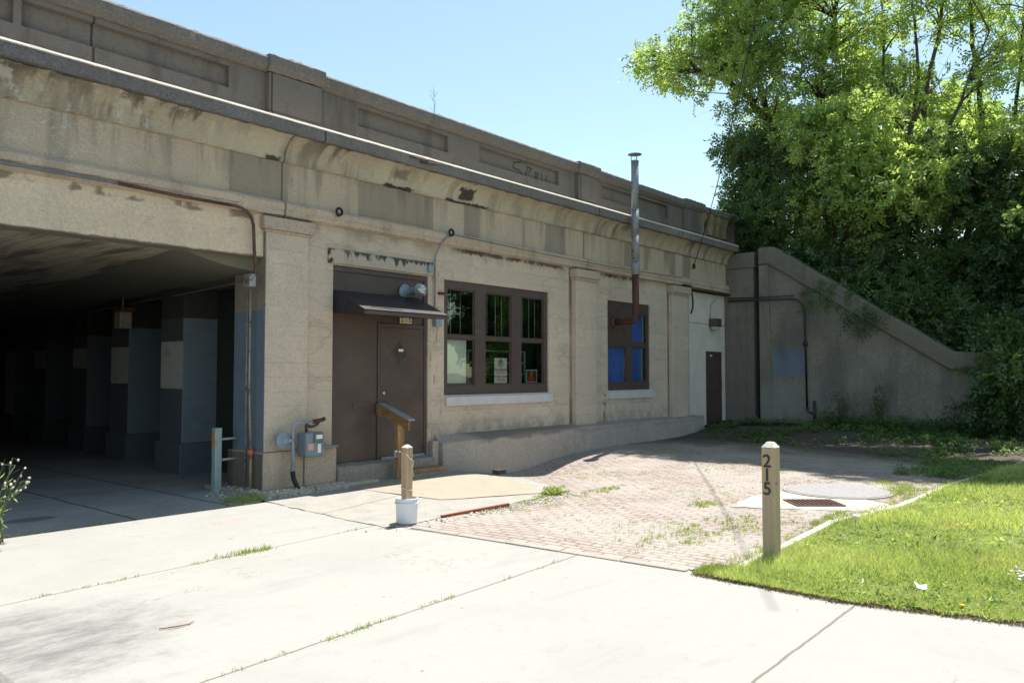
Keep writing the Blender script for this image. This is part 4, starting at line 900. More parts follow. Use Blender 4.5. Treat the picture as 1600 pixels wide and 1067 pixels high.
# conduit on the wing wall
wc = thing("wall_conduit", "black and rust conduit bending down the wing wall past the blue painted patch", "conduit", (19.97, -2, 3))
MB().tube([(19.93, -.1, 3.56), (19.93, -.9, 3.55), (19.93, -1.8, 3.52)] + arc((19.93, -1.8, 3.52), (19.93, -2.14, 3.52), (19.95, -2.15, 3.1)) + [(19.95, -2.18, .75)] + arc((19.95, -2.18, .75), (19.93, -2.2, .6), (19.93, -2.35, .62), 4), .026, 8).build("main_pipe", plain("dark_conduit", (.035, .028, .026), .5, rust=.35), wc)
MB().tube([(19.93, -.1, 3.63), (19.93, -1.0, 3.61), (19.93, -1.9, 3.60)], .014, 6).build("upper_cable", m_cable, wc)
MB().tube([(19.95, -2.16, 2.3), (19.95, -2.16, 2.42)], .055, 10).build("coupling", m_black, wc)
tag(MB().tube([(19.8, -2.42, .25), (19.8, -2.42, .93)], .04, 10).build("iron_stake", plain("stake_iron", (.03, .026, .03), .6, rust=.2)), "short dark iron pipe stub standing at the foot of the wing wall", "pipe")
# tunnel lamp
tl_ = thing("tunnel_lamp", "boxy grimy ceiling lamp high on the tunnel wall between pillars", "lamp", (6.3, 6.1, 2.6))
MB().box(6.10, 6.32, 5.02, 5.28, 2.42, 2.72).build("lens", plain("grimy_lens", (.32, .27, .22), .4), tl_, bevel=.02); MB().box(6.10, 6.36, 5.0, 5.3, 2.722, 2.80).build("housing", m_rustbrown, tl_)
MB().tube([(6.2, 5.15, 2.8), (6.2, 5.15, 3.0)], .015, 6).build("stem", m_galv, tl_)

# ---- posts
def post(mb, x, y, s, z0, z1, cap=.05, ch=.03):
    h = s / 2; mb.hexa([(x - h, y - h, z0), (x + h, y - h, z0), (x + h, y + h, z0), (x - h, y + h, z0), (x - h, y - h, z1), (x + h, y - h, z1), (x + h, y + h, z1), (x - h, y + h, z1)]); return mb
t = thing("numbered_post", "tall wooden post with black numbers 215 at the corner of the lawn", "post", (6.66, -6.76, 0))
post(MB(), 6.66, -6.76, .118, -.05, .965).build("shaft", m_wood_grey, t, bevel=.008)
h = .059; q = .026
MB().add([(6.66 - h, -6.76 - h, .966), (6.66 + h, -6.76 - h, .966), (6.66 + h, -6.76 + h, .966), (6.66 - h, -6.76 + h, .966), (6.66 - q, -6.76 - q, 1.01), (6.66 + q, -6.76 - q, 1.01), (6.66 + q, -6.76 + q, 1.01), (6.66 - q, -6.76 + q, 1.01)],
         [(0, 1, 5, 4), (1, 2, 6, 5), (2, 3, 7, 6), (3, 0, 4, 7), (4, 5, 6, 7), (3, 2, 1, 0)]).build("chamfered_top", m_woodtop, t)
for k, ch in enumerate("215"):
    text_mesh(ch, .155, .002, "digit", m_ink, t, Matrix.Translation((6.598, -6.752, .845 - k * .118)) @ M_left, bold=.002)
MB().tube([(6.595, -6.78, .58), (6.585, -6.79, .56), (6.595, -6.825, .49)], .003, 5).build("string", m_rope, t)
MB().lathe([(0, 0), (.012, 0), (.012, .01), (0, .01)], (6.63, -6.820, .66), (0, -1, 0)).build("bolt", m_galv, t)
t = thing("short_post", "short wooden post wrapped with loose string, standing in the white bucket", "post", (5.70, -3.14, 0))
post(MB(), 5.70, -3.14, .088, .02, .81).build("shaft", m_wood, t, bevel=.006)
h = .044; q = .012
MB().add([(5.70 - h, -3.14 - h, .811), (5.70 + h, -3.14 - h, .811), (5.70 + h, -3.14 + h, .811), (5.70 - h, -3.14 + h, .811), (5.70 - q, -3.14 - q, .841), (5.70 + q, -3.14 - q, .841), (5.70 + q, -3.14 + q, .841), (5.70 - q, -3.14 + q, .841)],
         [(0, 1, 5, 4), (1, 2, 6, 5), (2, 3, 7, 6), (3, 0, 4, 7), (4, 5, 6, 7), (3, 2, 1, 0)]).build("pyramid_top", m_woodtop, t)
MB().tube([(5.64, -3.09, .77), (5.65, -3.19, .74), (5.70, -3.192, .69), (5.747, -3.19, .66), (5.75, -3.17, .58), (5.745, -3.195, .50)], .004, 6).build("string", m_rope, t)
MB().tube([(5.65, -3.06, .40), (5.648, -3.188, .375), (5.75, -3.195, .345), (5.86, -3.24, .30)], .004, 6).build("string", m_rope, t)
hk = MB(); hk.tube([(5.65, -3.10, .765), (5.62, -3.09, .765)], .008, 6); hk.tube([(5.60 + .02 * math.cos(a), -3.08, .745 + .028 * math.sin(a)) for a in [i * math.pi / 5 for i in range(10)]], .008, 6); hk.build("eye_hook", m_galv, t)
t = thing("bucket", "round white plastic bucket holding the short wooden post", "bucket", (5.70, -3.14, 0))
BK = [(.0, .0), (.140, .0), (.143, .01), (.15, .235), (.150, .238), (.162, .242), (.163, .262), (.155, .265), (.158, .30), (.162, .312), (.152, .315), (.148, .24), (.145, .21), (.0, .21)]
MB().lathe([(q_ * .78, h_ * .84) for q_, h_ in BK], (5.70, -3.14, .012), seg=40).build("tub", m_bucket, t)
MB().lathe([(0, 0), (.110, 0), (.0, .010)], (5.70, -3.14, .192), seg=30, sm=False).build("fill", m_cover, t)
# guard post by the tunnel
t = thing("guard_post", "pale metal guard post with yellow reflector strip bolted beside the corner pillar", "post", (5.58, .62, 0))
MB().box(5.53, 5.63, .57, .67, -.02, .86).build("post", m_pale, t, bevel=.008)
MB().box(5.524, 5.5295, .60, .66, .60, .80).build("reflector", m_yellow, t)
for z in (.42, .70): MB().tube([(5.632, .60, z), (5.84, .55, z + .01)], .018, 8).build("arm", m_pale, t)
# hand rail
t = thing("hand_rail", "wooden stub hand rail on one post in front of the brown door", "railing", (8.0, -.35, 0))
MB().box(7.955, 8.045, -.40, -.31, .0, .90).build("post", m_railp, t, bevel=.006)
MB().box(8.046, 8.084, -.40, -.312, .0, .88).build("side_board", m_rail, t, bevel=.004)
def slope(x0, x1, ya, za, yb, zb, hh, mb): return mb.hexa([(x0, yb, zb - hh), (x1, yb, zb - hh), (x1, ya, za - hh), (x0, ya, za - hh), (x0, yb, zb), (x1, yb, zb), (x1, ya, za), (x0, ya, za)])
slope(7.915, 7.953, .025, 1.135, -.68, .895, .14, MB()).build("rail_board", m_rail, t, bevel=.004)
slope(7.90, 8.03, .0, 1.155, -.70, .92, .022, MB()).build("top_board", plain("grey_weathered_board", (.27, .27, .28), .6), t, bevel=.004)
slope(7.88, 7.913, .028, 1.135, -.06, 1.11, .17, MB()).build("end_block", m_rail, t, bevel=.004)
# wooden step and stone
tag(MB().box(8.25, 8.95, -.42, -.20, .06, .12).build("wooden_step", m_railp, bevel=.006), "low weathered timber step board against the concrete door step", "step")
tag(MB().box(8.22, 9.0, -.46, -.19, -.02, .058).build("stone_block", m_step, bevel=.01), "flat grey concrete block under the timber step board", "block")
t = MB().box(9.55, 9.75, -1.02, -.88, -.03, .045); tag(t.build("dark_brick", plain("tarred_brick", (.04, .03, .028), .9), bevel=.012), "single dark brick lying at the foot of the rough plinth", "brick")

# ================================================================ VEGETATION
def leafmat(name, c1, c2, tr=0.35, c3=None, patch=0):
    N = NT(name, 0.38, 0.5); g = N.geo
    isl = g.outputs["Random Per Island"]
    n = N.noise(0.55, 3)
    f = N.m('ADD', N.m('MULTIPLY', isl, .55), N.m('MULTIPLY', N.rng(n, .35, .65), .45))
    col = N.mix(f, c1, c2)
    if c3: col = N.mix(N.rng(isl, .93, .96), col, c3)
    if patch: col = N.mix(N.m('MULTIPLY', N.rng(N.noise(1.1, 5, rough=.7), .52, .66), patch), col, (.46, .42, .20)); col = N.mix(N.m('MULTIPLY', N.rng(N.noise(2.3, 3), .55, .68), .6), col, (.15, .24, .07))
    if patch or c3: N.bsdf.inputs['Roughness'].default_value = .65; N.bsdf.inputs['Specular IOR Level'].default_value = .15
    N._in(N.bsdf.inputs["Base Color"], col)
    t = N.t; tb = t.nodes.new("ShaderNodeBsdfTranslucent"); mx = t.nodes.new("ShaderNodeMixShader"); mx.inputs[0].default_value = tr
    br = N.mix(1.0, col, (1.45, 1.5, 0.8), 'MULTIPLY')
    t.links.new(br, tb.inputs["Color"]); out = [q for q in t.nodes if q.type == 'OUTPUT_MATERIAL'][0]
    t.links.new(N.bsdf.outputs[0], mx.inputs[1]); t.links.new(tb.outputs[0], mx.inputs[2]); t.links.new(mx.outputs[0], out.inputs[0])
    return N.mat
m_leaf = leafmat("ash_leaf", (0.08, 0.155, 0.048), (0.50, 0.60, 0.22), .6)
m_leaf_y = leafmat("young_leaf", (0.13, 0.22, 0.06), (0.60, 0.69, 0.27), .6)
m_leaf_d = leafmat("dark_leaf", (0.035, 0.08, 0.032), (0.15, 0.23, 0.08), .42)
m_leaf_gc = leafmat("ground_cover_leaf", (0.05, 0.11, 0.035), (0.20, 0.30, 0.09), .45)
m_grass = leafmat("grass_blade", (0.30, 0.37, 0.11), (0.60, 0.65, 0.30), .4, (0.50, 0.44, 0.25), .75)
m_weed = leafmat("weed_leaf", (0.17, 0.24, 0.05), (0.40, 0.46, 0.15), .35, (0.35, 0.28, 0.14))
m_bark = concrete("bark", (0.075, 0.06, 0.045), speck=0, streak=0)
m_barkp = concrete("pale_bark", (0.13, 0.115, 0.095), speck=0, streak=0)

def quads(name, P, A, B, mat, parent=None, shape='leaf'):
    """P centres (n,3), A half-length vectors, B half-width vectors -> one mesh of pointed leaves"""
    n = len(P); base = np.zeros(3)
    if parent is not None:
        p = parent
        while p is not None: base += np.array(p.location); p = p.parent
    P = P - base
    V_ = np.empty((n, 4, 3)); V_[:, 0] = P - A; V_[:, 1] = P - A * .1 + B; V_[:, 2] = P + A; V_[:, 3] = P - A * .1 - B
    if shape == 'blade': V_[:, 1] = P - A + B; V_[:, 0] = P - A - B; V_[:, 3] = P + A - B * .1; V_[:, 2] = P + A + B * .1
    me = bpy.data.meshes.new(name); me.vertices.add(4 * n); me.vertices.foreach_set("co", V_.reshape(-1).astype(np.float32))
    me.loops.add(4 * n); me.loops.foreach_set("vertex_index", np.arange(4 * n, dtype=np.int32))
    me.polygons.add(n); me.polygons.foreach_set("loop_start", np.arange(0, 4 * n, 4, dtype=np.int32)); me.polygons.foreach_set("loop_total", np.full(n, 4, np.int32))
    me.materials.append(mat); me.update(calc_edges=True); me.validate()
    o = bpy.data.objects.new(name, me); COL.objects.link(o); o.parent = parent; return o
def unit(n):
    v = rng.normal(size=(n, 3)); return v / np.linalg.norm(v, axis=1, keepdims=True)
def sprigs(C, R, per, leaves=9, L=.34, ls=.055, lw=.021, droop=.35):
    """leafy twigs around clump centres C with radii R"""
    C = np.asarray(C); R = np.asarray(R); n = len(C) * per
    c = np.repeat(C, per, 0); r = np.repeat(R, per)
    u = unit(n); u[:, 2] *= .75
    p0 = c + u * (r * rng.random(n) ** .45)[:, None]
    d = u * .7 + unit(n) * .75 + np.array([0, 0, -.1]); d /= np.linalg.norm(d, axis=1, keepdims=True)
    Ls = L * rng.uniform(.6, 1.25, n)
    side = np.cross(d, unit(n)); side /= np.linalg.norm(side, axis=1, keepdims=True)
    PP, AA, BB = [], [], []
    for k in range(leaves):
        t = (k + .5) / leaves; s = (-1) ** k
        if k == leaves - 1: s = 0
        base = p0 + d * (Ls * t)[:, None] + np.array([0, 0, -1.0]) * (droop * Ls * t * t)[:, None]
        ad = d * .55 + side * (s * .85) + np.array([0, 0, -.15]) + unit(n) * .35; ad /= np.linalg.norm(ad, axis=1, keepdims=True)
        a = ad * (ls * rng.uniform(.7, 1.25, n))[:, None]
        bd = np.cross(ad, np.cross(d, side) + unit(n) * .45); bd /= np.linalg.norm(bd, axis=1, keepdims=True) + 1e-9
        PP.append(base + a); AA.append(a); BB.append(bd * lw)
    return np.concatenate(PP), np.concatenate(AA), np.concatenate(BB)
def crown_points(ells, n, shell=.5):
    out, rr = [], []
    vol = np.array([e[3] * e[4] * e[5] for e in ells]) ** .8; k = rng.choice(len(ells), n, p=vol / vol.sum())
    for i in k:
        e = ells[i]; u = unit(1)[0]; f = shell + (1 - shell) * rng.random(); f = f if rng.random() < .8 else rng.random() * shell
        out.append((e[0] + u[0] * e[3] * f, e[1] + u[1] * e[4] * f, e[2] + u[2] * e[5] * f)); rr.append(rng.uniform(.32, .62))
    return np.array(out), np.array(rr)
def make_tree(name, label, base, limbs, ells, nclump, mat, per=26, bark=None, group="trees on the bank", cat="tree", ls=.055, r0=.2, twig=1.0, bare=0):
    T = thing(name, label, cat, base, group)
    tb = MB(); nodes = []
    for li, lb in enumerate(limbs):
        pts = []; P_ = [Vector(p) for p in lb]
        for i in range(len(P_) - 1):
            for k in range(5):
                t_ = k / 5; pts.append(P_[i].lerp(P_[i + 1], t_) + Vector((random.gauss(0, .05), random.gauss(0, .05), 0)))
        pts.append(P_[-1]); n = len(pts); ra = r0 if li == 0 else r0 * .6
        tb.tube(pts, [max(.02, ra * (1 - .82 * i / n)) for i in range(n)], 7); nodes += pts[n // 4:]
    tb.build("trunk", bark or m_bark, T)
    C, R = crown_points(ells, nclump); br = MB()
    NP = np.array([tuple(p) for p in nodes])
    for c_ in C:
        dd = np.linalg.norm(NP - c_, axis=1) + np.maximum(0, NP[:, 2] - c_[2] + .4) * 2; a = Vector(NP[dd.argmin()]); b = Vector(c_)
        mid = a.lerp(b, .5) + Vector((random.gauss(0, .15), random.gauss(0, .15), .1 * (b - a).length)); Lb = (b - a).length
        br.tube([a, a.lerp(mid, .5) + Vector((0, 0, .05)), mid, mid.lerp(b, .6), b], [.012 + .014 * Lb, .010 + .011 * Lb, .02, .013, .006], 4, cap=False)
        for _ in range(3):
            e = b + Vector(unit(1)[0]) * random.uniform(.3, .7); br.tube([mid.lerp(b, .6), e], [.01, .003], 3, cap=False)
    for _ in range(bare):
        i = random.randrange(len(C)); b = Vector(C[i]); dr_ = (b - Vector(base)).normalized() + Vector(unit(1)[0]) * .6
        e = b + dr_ * random.uniform(.5, 1.3); br.tube([b, b.lerp(e, .5) + Vector((0, 0, .08)), e], [.012, .008, .003], 3, cap=False)
        for _ in range(3): s_ = b.lerp(e, random.uniform(.3, .8)); br.tube([s_, s_ + Vector(unit(1)[0]) * .4], [.005, .002], 3, cap=False)
    br.build("branches", bark or m_bark, T)
    P_, A_, B_ = sprigs(C, R, per, ls=ls, lw=ls * .5, droop=.18)
    quads("crown", P_, A_, B_, mat, T)
    return T

make_tree("ash_tree", "tall ash with its crown leaning out over the viaduct end, leftmost of the trees", (22.6, -1.2, 4.5),
    [[(22.6, -1.2, 4.4), (22.5, -1.0, 6.5), (22.3, -.6, 8.5), (21.6, .3, 10.0), (20.8, 1.4, 10.7)], [(22.5, -1.0, 6.6), (22.9, -1.6, 9.5), (23.2, -2.0, 12.5), (23.2, -2.2, 14.5)], [(22.4, -.7, 8.0), (22.0, .2, 11), (21.8, .9, 13.5)]],
    [(20.6, 1.45, 10.8, 1.3, 1.5, 1.1), (21.4, .5, 11.6, 1.6, 1.6, 1.3), (22.4, -.9, 12.6, 2.2, 1.9, 1.9), (20.6, -.9, 10.2, 1.4, 1.5, 1.0), (22.3, -.3, 9.0, 1.3, 1.2, 1.3), (23.0, -2.2, 11.0, 2.0, 1.7, 1.6)], 185, m_leaf, bare=12, per=26, ls=.060)
make_tree("ash_tree", "dark shaded tree hanging down behind the parapet end below the leaning ash", (22.4, .3, 4.6),
    [[(22.4, .3, 4.5), (22.3, .3, 6.5), (22.2, .2, 8.8)], [(22.3, .3, 5.5), (21.6, -.6, 7.0), (21.2, -1.2, 8)]],
    [(22.1, .2, 7.9, 1.1, .9, 1.3), (21.9, .0, 6.3, 1.0, .9, 1.2), (21.3, -1.3, 6.6, 1.0, 1.2, 1.1), (21.6, -.6, 5.5, .8, 1.0, .6), (22.3, .5, 5.6, .8, .6, .7)], 120, m_leaf_d, bare=14, ls=.06)
make_tree("box_elder_tree", "bright green box elder in front, its low boughs over the wing wall coping", (21.6, -3.2, 3.4),
    [[(21.6, -3.2, 3.2), (21.6, -3.1, 5), (21.5, -2.9, 7.2), (21.8, -2.8, 9)], [(21.6, -3.1, 4.8), (21.2, -2.2, 6.6), (20.9, -1.8, 7.8)], [(21.6, -3.0, 5), (21.3, -4.0, 7), (21.4, -4.6, 8.4)]],
    [(21.0, -2.4, 7.8, 1.2, 1.2, 1.0), (21.1, -3.6, 7.4, 1.3, 1.2, 1.2), (21.4, -3.0, 6.0, 1.2, 1.6, 1.1), (21.2, -4.5, 6.4, 1.1, 1.1, 1.1), (21.5, -2.0, 5.6, .9, 1.0, .8)], 125, m_leaf_y, per=24, ls=.062)
make_tree("locust_tree", "airy tree with several bare upright stems in the middle of the bank", (24.5, -3.4, 4.0),
    [[(24.5, -3.4, 3.6), (24.3, -3.5, 7), (24.2, -4.2, 10), (24.0, -5.0, 13)], [(24.4, -3.4, 6.5), (24.2, -3.1, 9.5), (24.0, -2.9, 13)], [(24.4, -3.5, 7), (24.3, -3.9, 10), (24.2, -3.7, 14)], [(24.4, -3.5, 6.5), (23.9, -4.8, 8.5), (23.4, -5.8, 10.5)]],
    [(24.0, -3.2, 12.2, 1.6, 1.0, 1.4), (23.8, -5.0, 12.0, 1.6, 1.3, 1.3), (24.2, -3.7, 14.2, 1.8, 1.8, 1.2), (23.6, -5.9, 9.8, 1.3, 1.1, 1.2), (24.2, -3.6, 9.5, 1.2, 1.6, .9)], 72, m_leaf_y, bark=m_barkp, bare=50, per=18, ls=.058, r0=.12)
make_tree("elm_tree", "tall forked tree with dark slanting stems near the right edge", (25.5, -5.6, 3.0),
    [[(25.5, -5.6, 2.6), (25.3, -5.5, 6.5), (25.0, -5.2, 10), (24.8, -5.0, 14)], [(25.4, -5.5, 5), (24.9, -6.2, 9), (24.6, -6.6, 13)], [(25.4, -5.6, 5), (24.6, -6.6, 8), (24.1, -7.6, 11)]],
    [(24.8, -5.4, 12.2, 1.6, 1.1, 1.6), (24.6, -6.8, 10.4, 1.7, 1.2, 1.8), (24.2, -7.6, 12.6, 1.6, 1.3, 1.6), (24.8, -5.6, 8.2, 1.3, 1.2, 1.1), (24.6, -6.8, 7.6, 1.3, 1.2, 1.2), (24.8, -6.2, 14.4, 1.8, 1.8, 1.0)], 98, m_leaf_y, bare=40, per=20, ls=.058, r0=.13)
make_tree("mulberry_tree", "dense leafy tree filling the middle height behind the wing wall slope", (23.0, -4.8, 3.0),
    [[(23.0, -4.8, 2.6), (22.9, -4.8, 5), (22.9, -4.7, 7.4)], [(23.0, -4.8, 4), (22.4, -5.6, 5.6), (22.2, -6.2, 6.8)], [(23.0, -4.8, 4), (22.6, -3.9, 5.8), (22.4, -3.2, 7)]],
    [(22.6, -4.6, 6.6, 1.4, 1.5, 1.3), (22.2, -6.0, 6.2, 1.3, 1.3, 1.2), (22.6, -3.4, 5.6, 1.2, 1.2, 1.1), (22.3, -5.2, 4.4, 1.2, 1.4, 1.0), (22.0, -6.6, 4.6, 1.2, 1.0, 1.1)], 150, m_leaf_d, per=24, ls=.07)
make_tree("elm_tree", "broad tree on the bank rising past the right edge of the view", (22.6, -8.2, .8),
    [[(22.6, -8.2, .3), (22.5, -8.0, 3), (22.3, -7.6, 6), (22.2, -7.6, 9)], [(22.5, -8.1, 2.4), (21.9, -6.9, 4.6), (21.6, -6.4, 6)]],
    [(22.0, -7.6, 7.6, 1.5, 1.2, 1.5), (21.6, -7.0, 5.2, 1.2, 1.1, 1.2), (22.0, -8.3, 4.6, 1.4, 1.3, 1.5), (22.2, -8.6, 8.4, 1.6, 1.5, 1.5), (21.8, -7.4, 3.2, 1.0, 1.0, 1.0)], 130, m_leaf, per=22, ls=.068)
make_tree("cottonwood_tree", "tallest tree on the bank, its crown above the view and its shade over the yard", (24.0, -9.6, .6),
    [[(24.0, -9.6, .3), (23.8, -9.2, 8), (23.2, -7.6, 13), (22.0, -5.6, 16)], [(23.5, -8.4, 11.5), (23.0, -4.6, 15), (22.0, -1.2, 17)], [(23.7, -9.0, 10), (21.6, -7.6, 13.5), (20.4, -6.6, 15.4)]],
    [(20.9, -1.0, 17.0, 2.1, 1.6, 1.4), (20.6, -3.4, 17.0, 2.0, 1.8, 1.5), (20.6, -6.0, 16.0, 1.9, 1.8, 1.4), (21.0, -.4, 15.2, 1.4, 1.6, 1.2), (20.9, -3.0, 14.9, 1.4, 1.9, 1.2), (20.6, -5.8, 14.2, 1.3, 1.8, 1.2)], 370, m_leaf, per=32, ls=.09, r0=.26)
# bushes down the bank, behind and beyond the wall
bush_spots = [(21.3, -2.0, 4.2, 1.0, .9, .9, "dark bush leaning over the top of the coping near the gap", m_leaf_d), (21.2, -3.1, 3.7, .9, .8, .9, "dark bush behind the upper slope of the coping", m_leaf_d),
    (21.2, -4.1, 3.1, .9, .8, .9, "dark bush behind the middle slope of the coping", m_leaf_d), (21.4, -5.1, 2.7, .8, .8, .9, "dark bush behind the foot of the sloping coping", m_leaf_d),
    (21.3, -6.3, 1.9, .8, .8, 1.2, "shadowed shrub swallowing the low end of the wing wall", m_leaf_d), (20.9, -7.3, 1.3, .9, .8, 1.3, "large shaded shrub just past the end of the wing wall", m_leaf_d),
    (19.95, -6.55, 1.0, .35, .35, .9, "leafy shrub in front of the very end of the wing wall", m_leaf_d), (20.5, -6.5, 2.3, .4, .3, .35, "low foliage beside the flat foot of the coping", m_leaf_d), (21.8, -7.6, 2.6, 1.2, 1.1, 1.6, "tall dark shrub behind the shaded shrub at the right", m_leaf_d), (20.7, -8.2, 1.3, 1.0, 1.0, 1.4, "shrub at the lawn edge cut by the right side of the view", m_leaf),
    (22.3, -6.4, 3.5, 1.2, 1.2, 1.4, "dark shrub high on the bank at the right", m_leaf_d), (22.2, -4.6, 3.9, 1.1, 1.2, 1.1, "dark shrub on the bank under the dense tree", m_leaf_d), (22.3, -2.8, 4.9, 1.1, 1.2, 1.0, "dark shrub on the top of the bank", m_leaf_d)]
for x, y, z, a, b, c_, lab, mt in bush_spots:
    gzb = max(0.1, z - c_)
    make_tree("shrub", lab, (x, y, gzb), [[(x, y, gzb), (x, y, z + .3 * c_)], [(x, y, gzb + .1), (x - .3, y + .4, z)], [(x, y, gzb + .1), (x - .2, y - .4, z)]],
              [(x, y, z, a, b, c_)], 42, mt, per=24, group="shrubs on the bank", cat="shrub", ls=.062, r0=.05)
# trees farther back on the bank and across the street corner (also seen mirrored in the windows)
def far_tree(x, y, zb, h, lab, mt, n=110, sp=2.6):
    make_tree("bank_tree", lab, (x, y, zb), [[(x, y, zb - .3), (x + .2, y, zb + h * .5), (x, y + .3, zb + h * .9)], [(x, y, zb + h * .3), (x - 1, y - 1.2, zb + h * .7)], [(x, y, zb + h * .3), (x + .4, y + 1.3, zb + h * .7)]],
              [(x, y, zb + h * .75, sp, sp, h * .22), (x, y, zb + h * .45, sp * .95, sp * .95, h * .22)], n, mt, per=22, group="trees farther back", ls=.085, r0=.22)
far_tree(30, -1.0, 4.6, 9, "farther tree filling the gap behind the leaning ash", m_leaf_d, 100)
far_tree(31, -4.2, 4.4, 8, "farther tree filling the gap behind the airy stems", m_leaf, 110)
far_tree(32, -7.6, 3.4, 8, "farther tree filling the gap at the right edge", m_leaf, 110)
far_tree(27, -15, 0, 8, "tree beyond the lawn to the right of the view, mirrored in the windows", m_leaf_d, 130, 3)
far_tree(34, -21, 0, 9, "second tree beyond the lawn, mirrored in the right hand panes", m_leaf_d, 130, 3.2)
far_tree(23, -19, 0, 8, "third tree beyond the lawn, mirrored in the left hand panes", m_leaf_d, 130, 3)

# ---- blades
class Blades:
    def __init__(s): s.P, s.A, s.B = [], [], []
    def tuft(s, x, y, n, h, spread=.05, w=.004, lean=.5, z=None):
        z = gz(x, y) if z is None else z
        px = x + rng.normal(0, spread, n); py = y + rng.normal(0, spread, n); hh = h * rng.uniform(.5, 1.2, n)
        d = np.stack([rng.normal(0, lean, n), rng.normal(0, lean, n), np.ones(n)], 1); d /= np.linalg.norm(d, axis=1, keepdims=True)
        A = d * (hh / 2)[:, None]; P = np.stack([px, py, np.full(n, z)], 1) + A
        b = np.cross(d, unit(n)); b /= np.linalg.norm(b, axis=1, keepdims=True); s.P.append(P); s.A.append(A); s.B.append(b * w)
    def leafy(s, x, y, n, r, h, ls=.02):
        z = gz(x, y); u = unit(n); P = np.stack([x + u[:, 0] * r, y + u[:, 1] * r, z + np.abs(u[:, 2]) * h], 1)
        d = u + unit(n) * .8; d[:, 2] = np.abs(d[:, 2]) * .5; d /= np.linalg.norm(d, axis=1, keepdims=True)
        b = np.cross(d, np.array([0, 0, 1.0]) + unit(n) * .5); b /= np.linalg.norm(b, axis=1, keepdims=True) + 1e-9
        s.P.append(P); s.A.append(d * (ls * rng.uniform(.6, 1.3, n))[:, None]); s.B.append(b * (ls * .45))
    def build(s, name, mat, shape): return quads(name, np.concatenate(s.P), np.concatenate(s.A), np.concatenate(s.B), mat, None, shape)
# lawn
def lawn():
    n = 380000; x = 5.75 + (26 - 5.75) * rng.random(n) ** 2.0; y = -6.6 - 6.5 * rng.random(n)
    # keep what the camera could see a little beyond its right edge
    ok = np.ones(n, bool)
    edge = np.interp(x, [5.7, 6.2, 8.7, 10, 12.8, 17, 26], [-6.70, -6.76, -6.66, -6.9, -6.95, -7.3, -8.2]); ok &= y < edge + .05 * rng.random(n)
    lim = -9.54 + (x) * math.tan(rad(2.5)) - .8; ok &= y > lim
    left = np.interp(-y, [6.7, 7.6, 8.8, 12], [5.75, 5.75, 6.02, 6.78]); ok &= x > left + .03 * np.sin(y * 23) + .02 * rng.normal(0, 1, n)
    x, y = x[ok], y[ok]; n = len(x)
    pn = np.sin(x * 1.7 + 2 * np.sin(y * 1.3)) * np.cos(y * 2.1 + x * .6); keep = rng.random(n) < np.clip(.8 + .35 * pn, .35, 1); x, y = x[keep], y[keep]; n = len(x)
    z = np.array([gz(a, b) for a, b in zip(x, y)]) + .012
    hh = (.045 + .03 * np.clip(np.sin(x * 2.3 + y * 1.9) + rng.normal(0, .4, n), -.6, 1.5)) * rng.uniform(.6, 1.4, n) * (1 + .03 * (x - 6))
    d = np.stack([rng.normal(0, .55, n), rng.normal(0, .55, n), np.ones(n)], 1); d /= np.linalg.norm(d, axis=1, keepdims=True)
    A = d * (hh / 2)[:, None]; P = np.stack([x, y, z], 1) + A; b = np.cross(d, unit(n)); b /= np.linalg.norm(b, axis=1, keepdims=True)
    return quads("grass", P, A, b * (.0035 + .0004 * (x - 6))[:, None], m_grass, None, 'blade')
tag(lawn(), kind="stuff")
cl = Blades()
for _ in range(1500):
    x = 5.85 + 9 * random.random() ** 1.6; y = random.uniform(-9.3, -6.75)
    if inside(lawn_poly, x, y): cl.leafy(x, y, 16, random.uniform(.03, .09), .05, .016 + .001 * (x - 6))
bl = Blades()
for _ in range(420):
    x = 5.85 + 10 * random.random() ** 1.5; y = random.uniform(-9.4, -6.8)
    if inside(lawn_poly, x, y): bl.leafy(x, y, 11, random.uniform(.03, .06), .025, .045 + .002 * (x - 6))
tag(bl.build("broadleaf_weeds", m_leaf, 'leaf'), kind="stuff")
o = cl.build("clover", m_weed, 'leaf'); tag(o, kind="stuff")
dry = Blades()
for _ in range(2600):
    y = -6.5 - 4.5 * random.random(); x = float(np.interp(-y, [6.5, 7.6, 8.8, 12], [5.78, 5.75, 6.02, 6.78])) + random.gauss(.0, .022)
    dry.tuft(x, y, 5, .022, .02, .004, 1.6, z=.004)
tag(dry.build("dry_clippings", plain("dry_grass", (.20, .15, .085), .9, var=.4, scale=30), 'blade'), kind="stuff")
# weeds in the joints and the brick
wd = Blades()
for y0, k, xs_ in ((-3.42, .085, [(2.0, 2.9, 24), (3.3, 4.1, 34), (4.9, 5.3, 8)]), (-5.73, .06, [(2.1, 2.7, 10), (2.9, 3.5, 46), (3.7, 4.1, 16), (4.6, 5.5, 8)])):
    for a, b, n in xs_:
        for _ in range(n): x = random.uniform(a, b); wd.tuft(x, y0 + k * x + random.gauss(0, .012), 4, random.uniform(.012, .032), .012, .0028, .7)
for _ in range(16): wd.tuft(random.uniform(3.6, 4.05), -3.42 + .085 * 3.8 + random.gauss(0, .015), 16, .05, .03, .0035, .6)
for _ in range(5200):
    x = random.uniform(6, 17); y = random.uniform(-6.6, -1.2)
    if not inside(brick_poly, x, y): continue
    v = math.sin(x * 1.9 + y) * math.cos(y * 1.7 - x * .5)
    if random.random() < .35 + .5 * v: wd.tuft(x, y, random.randint(3, 8), random.uniform(.012, .042), .022, .0034, .8)
